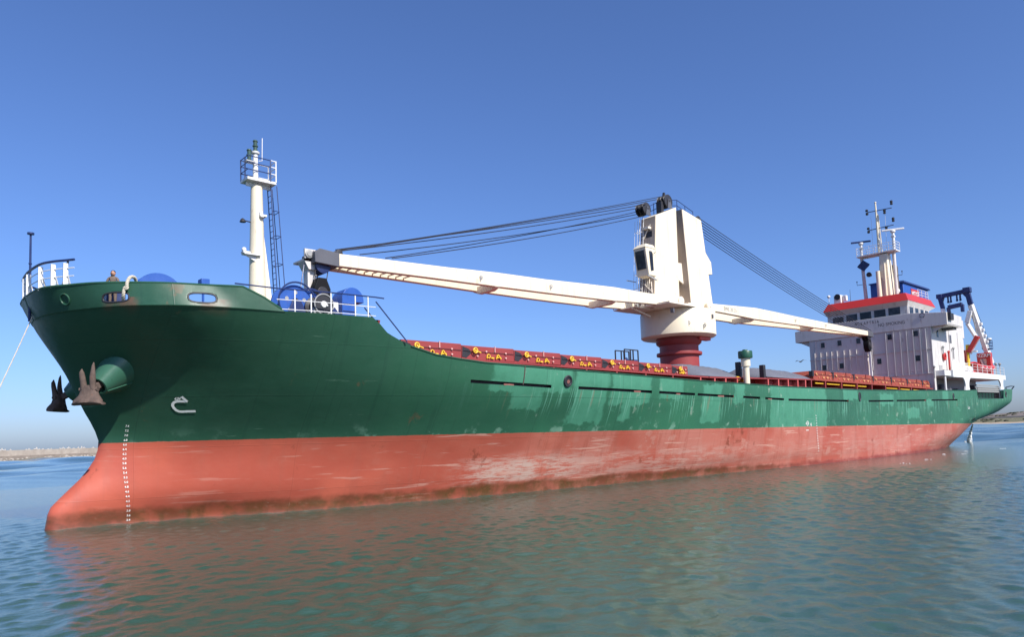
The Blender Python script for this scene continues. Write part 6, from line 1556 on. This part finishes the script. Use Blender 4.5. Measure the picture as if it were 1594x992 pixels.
o = m.build('breakwater_rocks', M_ROCK, loc=tuple(a0), smooth=0); tag(o, 'band of pale rocks along the foot of the breakwater', 'rocks', kind='stuff')
# armour blocks showing over the parapet
spots = [(3, 1.3), (8, .9), (16, .8), (41, .7), (45, .9), (57, 1.4), (61, .7), (67, .7), (75, .6), (80, .7), (93, .8), (98, 1.1), (107, 1.2), (115, .7), (122, 1.0), (127, 1.3), (131, .9), (145, .8)]
lab = ['pale concrete block on top of the breakwater, beside the left picture edge', 'small pale block close to the left end of the visible breakwater', 'low pale block alone on the left stretch of the breakwater', 'low pale block left of the tallest pair on the breakwater', 'pale block right beside the open gap in the breakwater top', 'tallest pointed pale block on the breakwater', 'low block right next to the tallest pointed block', 'flat pale block in the middle of the breakwater row', 'smallest flat block in the middle of the breakwater row', 'flat block following the smallest one on the breakwater', 'low pale block starting the denser right-hand cluster', 'wide pale block in the denser right-hand cluster', 'big pale block beside a dark gap in the right-hand cluster', 'small block between two bigger ones in the right-hand cluster', 'pale block just before the pointed right-hand block', 'pointed pale block in the right-hand cluster', 'last block of the right-hand cluster on the breakwater', 'lone pale block on the breakwater closest to the green bow']
for (px, hh), lb in zip(spots, lab):
    r = Vector(at(px, 700, z=0)); q = FW + RT * (px - CX) / FOC - UP * (701 - CY) / FOC
    # the line of the parapet crest below this spot
    n2 = nrm; dist = (a0 + nrm * 12.5 - Vector(CP)).dot(n2) / Vector(q).dot(n2); p = Vector(CP) + Vector(q) * dist; p.z = ztw - .35
    s = hh * .8; m = MB()
    for ax in ((1, 0, .3), (-.6, .8, .35), (-.5, -.85, .3), (0, 0, 1)):
        v = Vector(ax).normalized(); v.rotate(__import__('mathutils').Euler((0, 0, rg.random() * 6))); m.tube(p + Vector((0, 0, .2)), p + Vector((0, 0, .2)) + v * s, .34 * s, .22 * s, 8)
    m.cbox(p, (1.5 * s, 1.2 * s, .8 * s))
    o = m.build('armour_block', M_BLOCK, loc=tuple(p), smooth=0); tag(o, lb, 'concrete block', 'armour blocks on the breakwater')
# ================================================================ low coast on the right
M_LAND = bpy.data.materials.new('coast_ground'); nt, bs = nodes_of(M_LAND); g = G(nt)
X_, Y_, Z_ = g.xyz(); n = g.noise(.08, g.coord(), 6, .6); n2 = g.noise(.35, g.coord(), 5, .65)
zz = g.math('ADD', Z_, g.math('MULTIPLY', g.math('SUBTRACT', n, .5), 1.6))
c = g.mix(g.step(zz, .9, 1.4), (.40, .30, .21), (.125, .115, .05))
c = g.mix(g.math('MULTIPLY', g.step(n2, .55, .62), g.step(zz, 1.2, 2.2)), c, (.32, .29, .24))
c = g.mix(g.step(zz, 3.9, 4.6), c, (.055, .05, .042)); c = g.mix(g.step(zz, 5.3, 5.8), c, (.165, .135, .115))
c = g.mix(g.step(zz, 9.3, 9.9), c, (.10, .085, .065))
g.put(bs.inputs['Base Color'], c); bs.inputs['Roughness'].default_value = .95; g.put(bs.inputs['Normal'], g.bump(n2, .5, .4))
def coast():
    c0, c1 = Vector(at(1470, 662.3, z=0)), Vector(at(1594, 660.3, z=0)); dd = (c1 - c0).normalized(); nn = Vector((-dd.y, dd.x, 0))
    if nn.dot(c0 - Vector(CP)) < 0: nn = -nn
    prof = [(-6, -1.5), (0, 0), (5, .55), (14, 1.0), (22, 1.7), (34, 2.6), (42, 4.0), (48, 5.2), (56, 5.6), (70, 6.6), (84, 8.6), (98, 9.6), (120, 10.0), (400, 10.5), (402, -2)]
    N = 150; L = 760; vs = []; rg = np.random.default_rng(2)
    ph = rg.uniform(0, 6, 8)
    for i in range(N):
        u = -160 + L * i / (N - 1)
        for k, (o_, z) in enumerate(prof):
            w = sum(math.sin(u * f + ph[q] + k * .7) for q, f in enumerate((.015, .04, .09, .21, .43))) / 5
            p = c0 + dd * u + nn * (o_ + (3.5 * w if 0 < k < 13 else 0)); vs.append((p.x, p.y, z + (.16 * z * w if 1 < k < 13 else 0)))
    n = len(prof); m = MB().add(vs, [(i * n + k, (i + 1) * n + k, (i + 1) * n + k + 1, i * n + k + 1) for i in range(N - 1) for k in range(n - 1)])
    o = m.build('terrain', M_LAND, smooth=60); tag(o, kind='structure')
    M_BUSH = rock_mat('dusty_scrub', (.045, .05, .025), (.085, .08, .045), 1.5)
    rg = random.Random(8); m = MB()
    for k in range(260):
        u = rg.uniform(-120, 560); o_ = rg.choice((rg.uniform(60, 90), rg.uniform(95, 130), rg.uniform(20, 40))); z = np.interp(o_, *zip(*prof[1:13])); p = c0 + dd * u + nn * o_
        for q in range(3): m.ball(p + Vector((rg.gauss(0, 1), rg.gauss(0, 1), z + .2)), .5 + rg.random() * .9, 6, (1.4, 1.4, .8))
    o = m.build('scrub', M_BUSH, loc=tuple(c0), smooth=0); tag(o, 'low dusty scrub scattered over the coast behind the stern', 'scrub', kind='stuff')
    return c0, dd, nn
coast()

# ================================================================ light, sky, camera
EL, AZ = R(41), R(267.5)                      # azimuth of the sun measured from +x (aft) towards +y (starboard)
ld = Vector((math.cos(EL) * math.cos(AZ), math.cos(EL) * math.sin(AZ), math.sin(EL)))
sun = bpy.data.lights.new('sun', 'SUN'); sun.energy = 5.0; sun.angle = R(.55); sun.color = (1.0, .955, .88)
so_ = bpy.data.objects.new('sun', sun); COL.objects.link(so_); so_.rotation_euler = (-ld).to_track_quat('-Z', 'Y').to_euler(); so_.location = (0, -60, 80)
wd = bpy.data.worlds.new('World'); scene.world = wd; wd.use_nodes = True; nt = wd.node_tree; nt.nodes.clear()
sk = nt.nodes.new('ShaderNodeTexSky'); sk.sky_type = 'NISHITA'; sk.sun_disc = False; sk.sun_elevation = EL; sk.sun_rotation = PI / 2 - AZ
sk.air_density = .95; sk.dust_density = 1.0; sk.ozone_density = 10; sk.altitude = 0
bg = nt.nodes.new('ShaderNodeBackground'); bg.inputs[1].default_value = .12; ow = nt.nodes.new('ShaderNodeOutputWorld')
wb = nt.nodes.new('ShaderNodeMix'); wb.data_type = 'RGBA'; wb.blend_type = 'MULTIPLY'; wb.inputs['Factor'].default_value = 1; wb.inputs[7].default_value = (.985, .935, 1.04, 1)
nt.links.new(sk.outputs[0], wb.inputs[6]); nt.links.new(wb.outputs[2], bg.inputs[0]); nt.links.new(bg.outputs[0], ow.inputs[0])
cam = bpy.data.cameras.new('camera'); co = bpy.data.objects.new('camera', cam); COL.objects.link(co); scene.camera = co
cam.sensor_width = 36; cam.sensor_fit = 'HORIZONTAL'; cam.lens = FOC / 1594 * 36; cam.shift_x = 0; cam.shift_y = (CY - 496) / 1594
cam.clip_start = .2; cam.clip_end = 30000
from mathutils import Matrix
b = -FW; M = Matrix(((RT[0], UP[0], b[0], CP[0]), (RT[1], UP[1], b[1], CP[1]), (RT[2], UP[2], b[2], CP[2]), (0, 0, 0, 1))); co.matrix_world = M
scene.render.engine = 'CYCLES'; scene.cycles.max_bounces = 6; scene.cycles.use_denoising = True
scene.view_settings.view_transform = 'Standard'; scene.view_settings.look = 'None'; scene.view_settings.gamma = 1.0; scene.view_settings.exposure = 0.45
scene.render.resolution_x, scene.render.resolution_y = 1024, 638
bpy.context.view_layer.update()
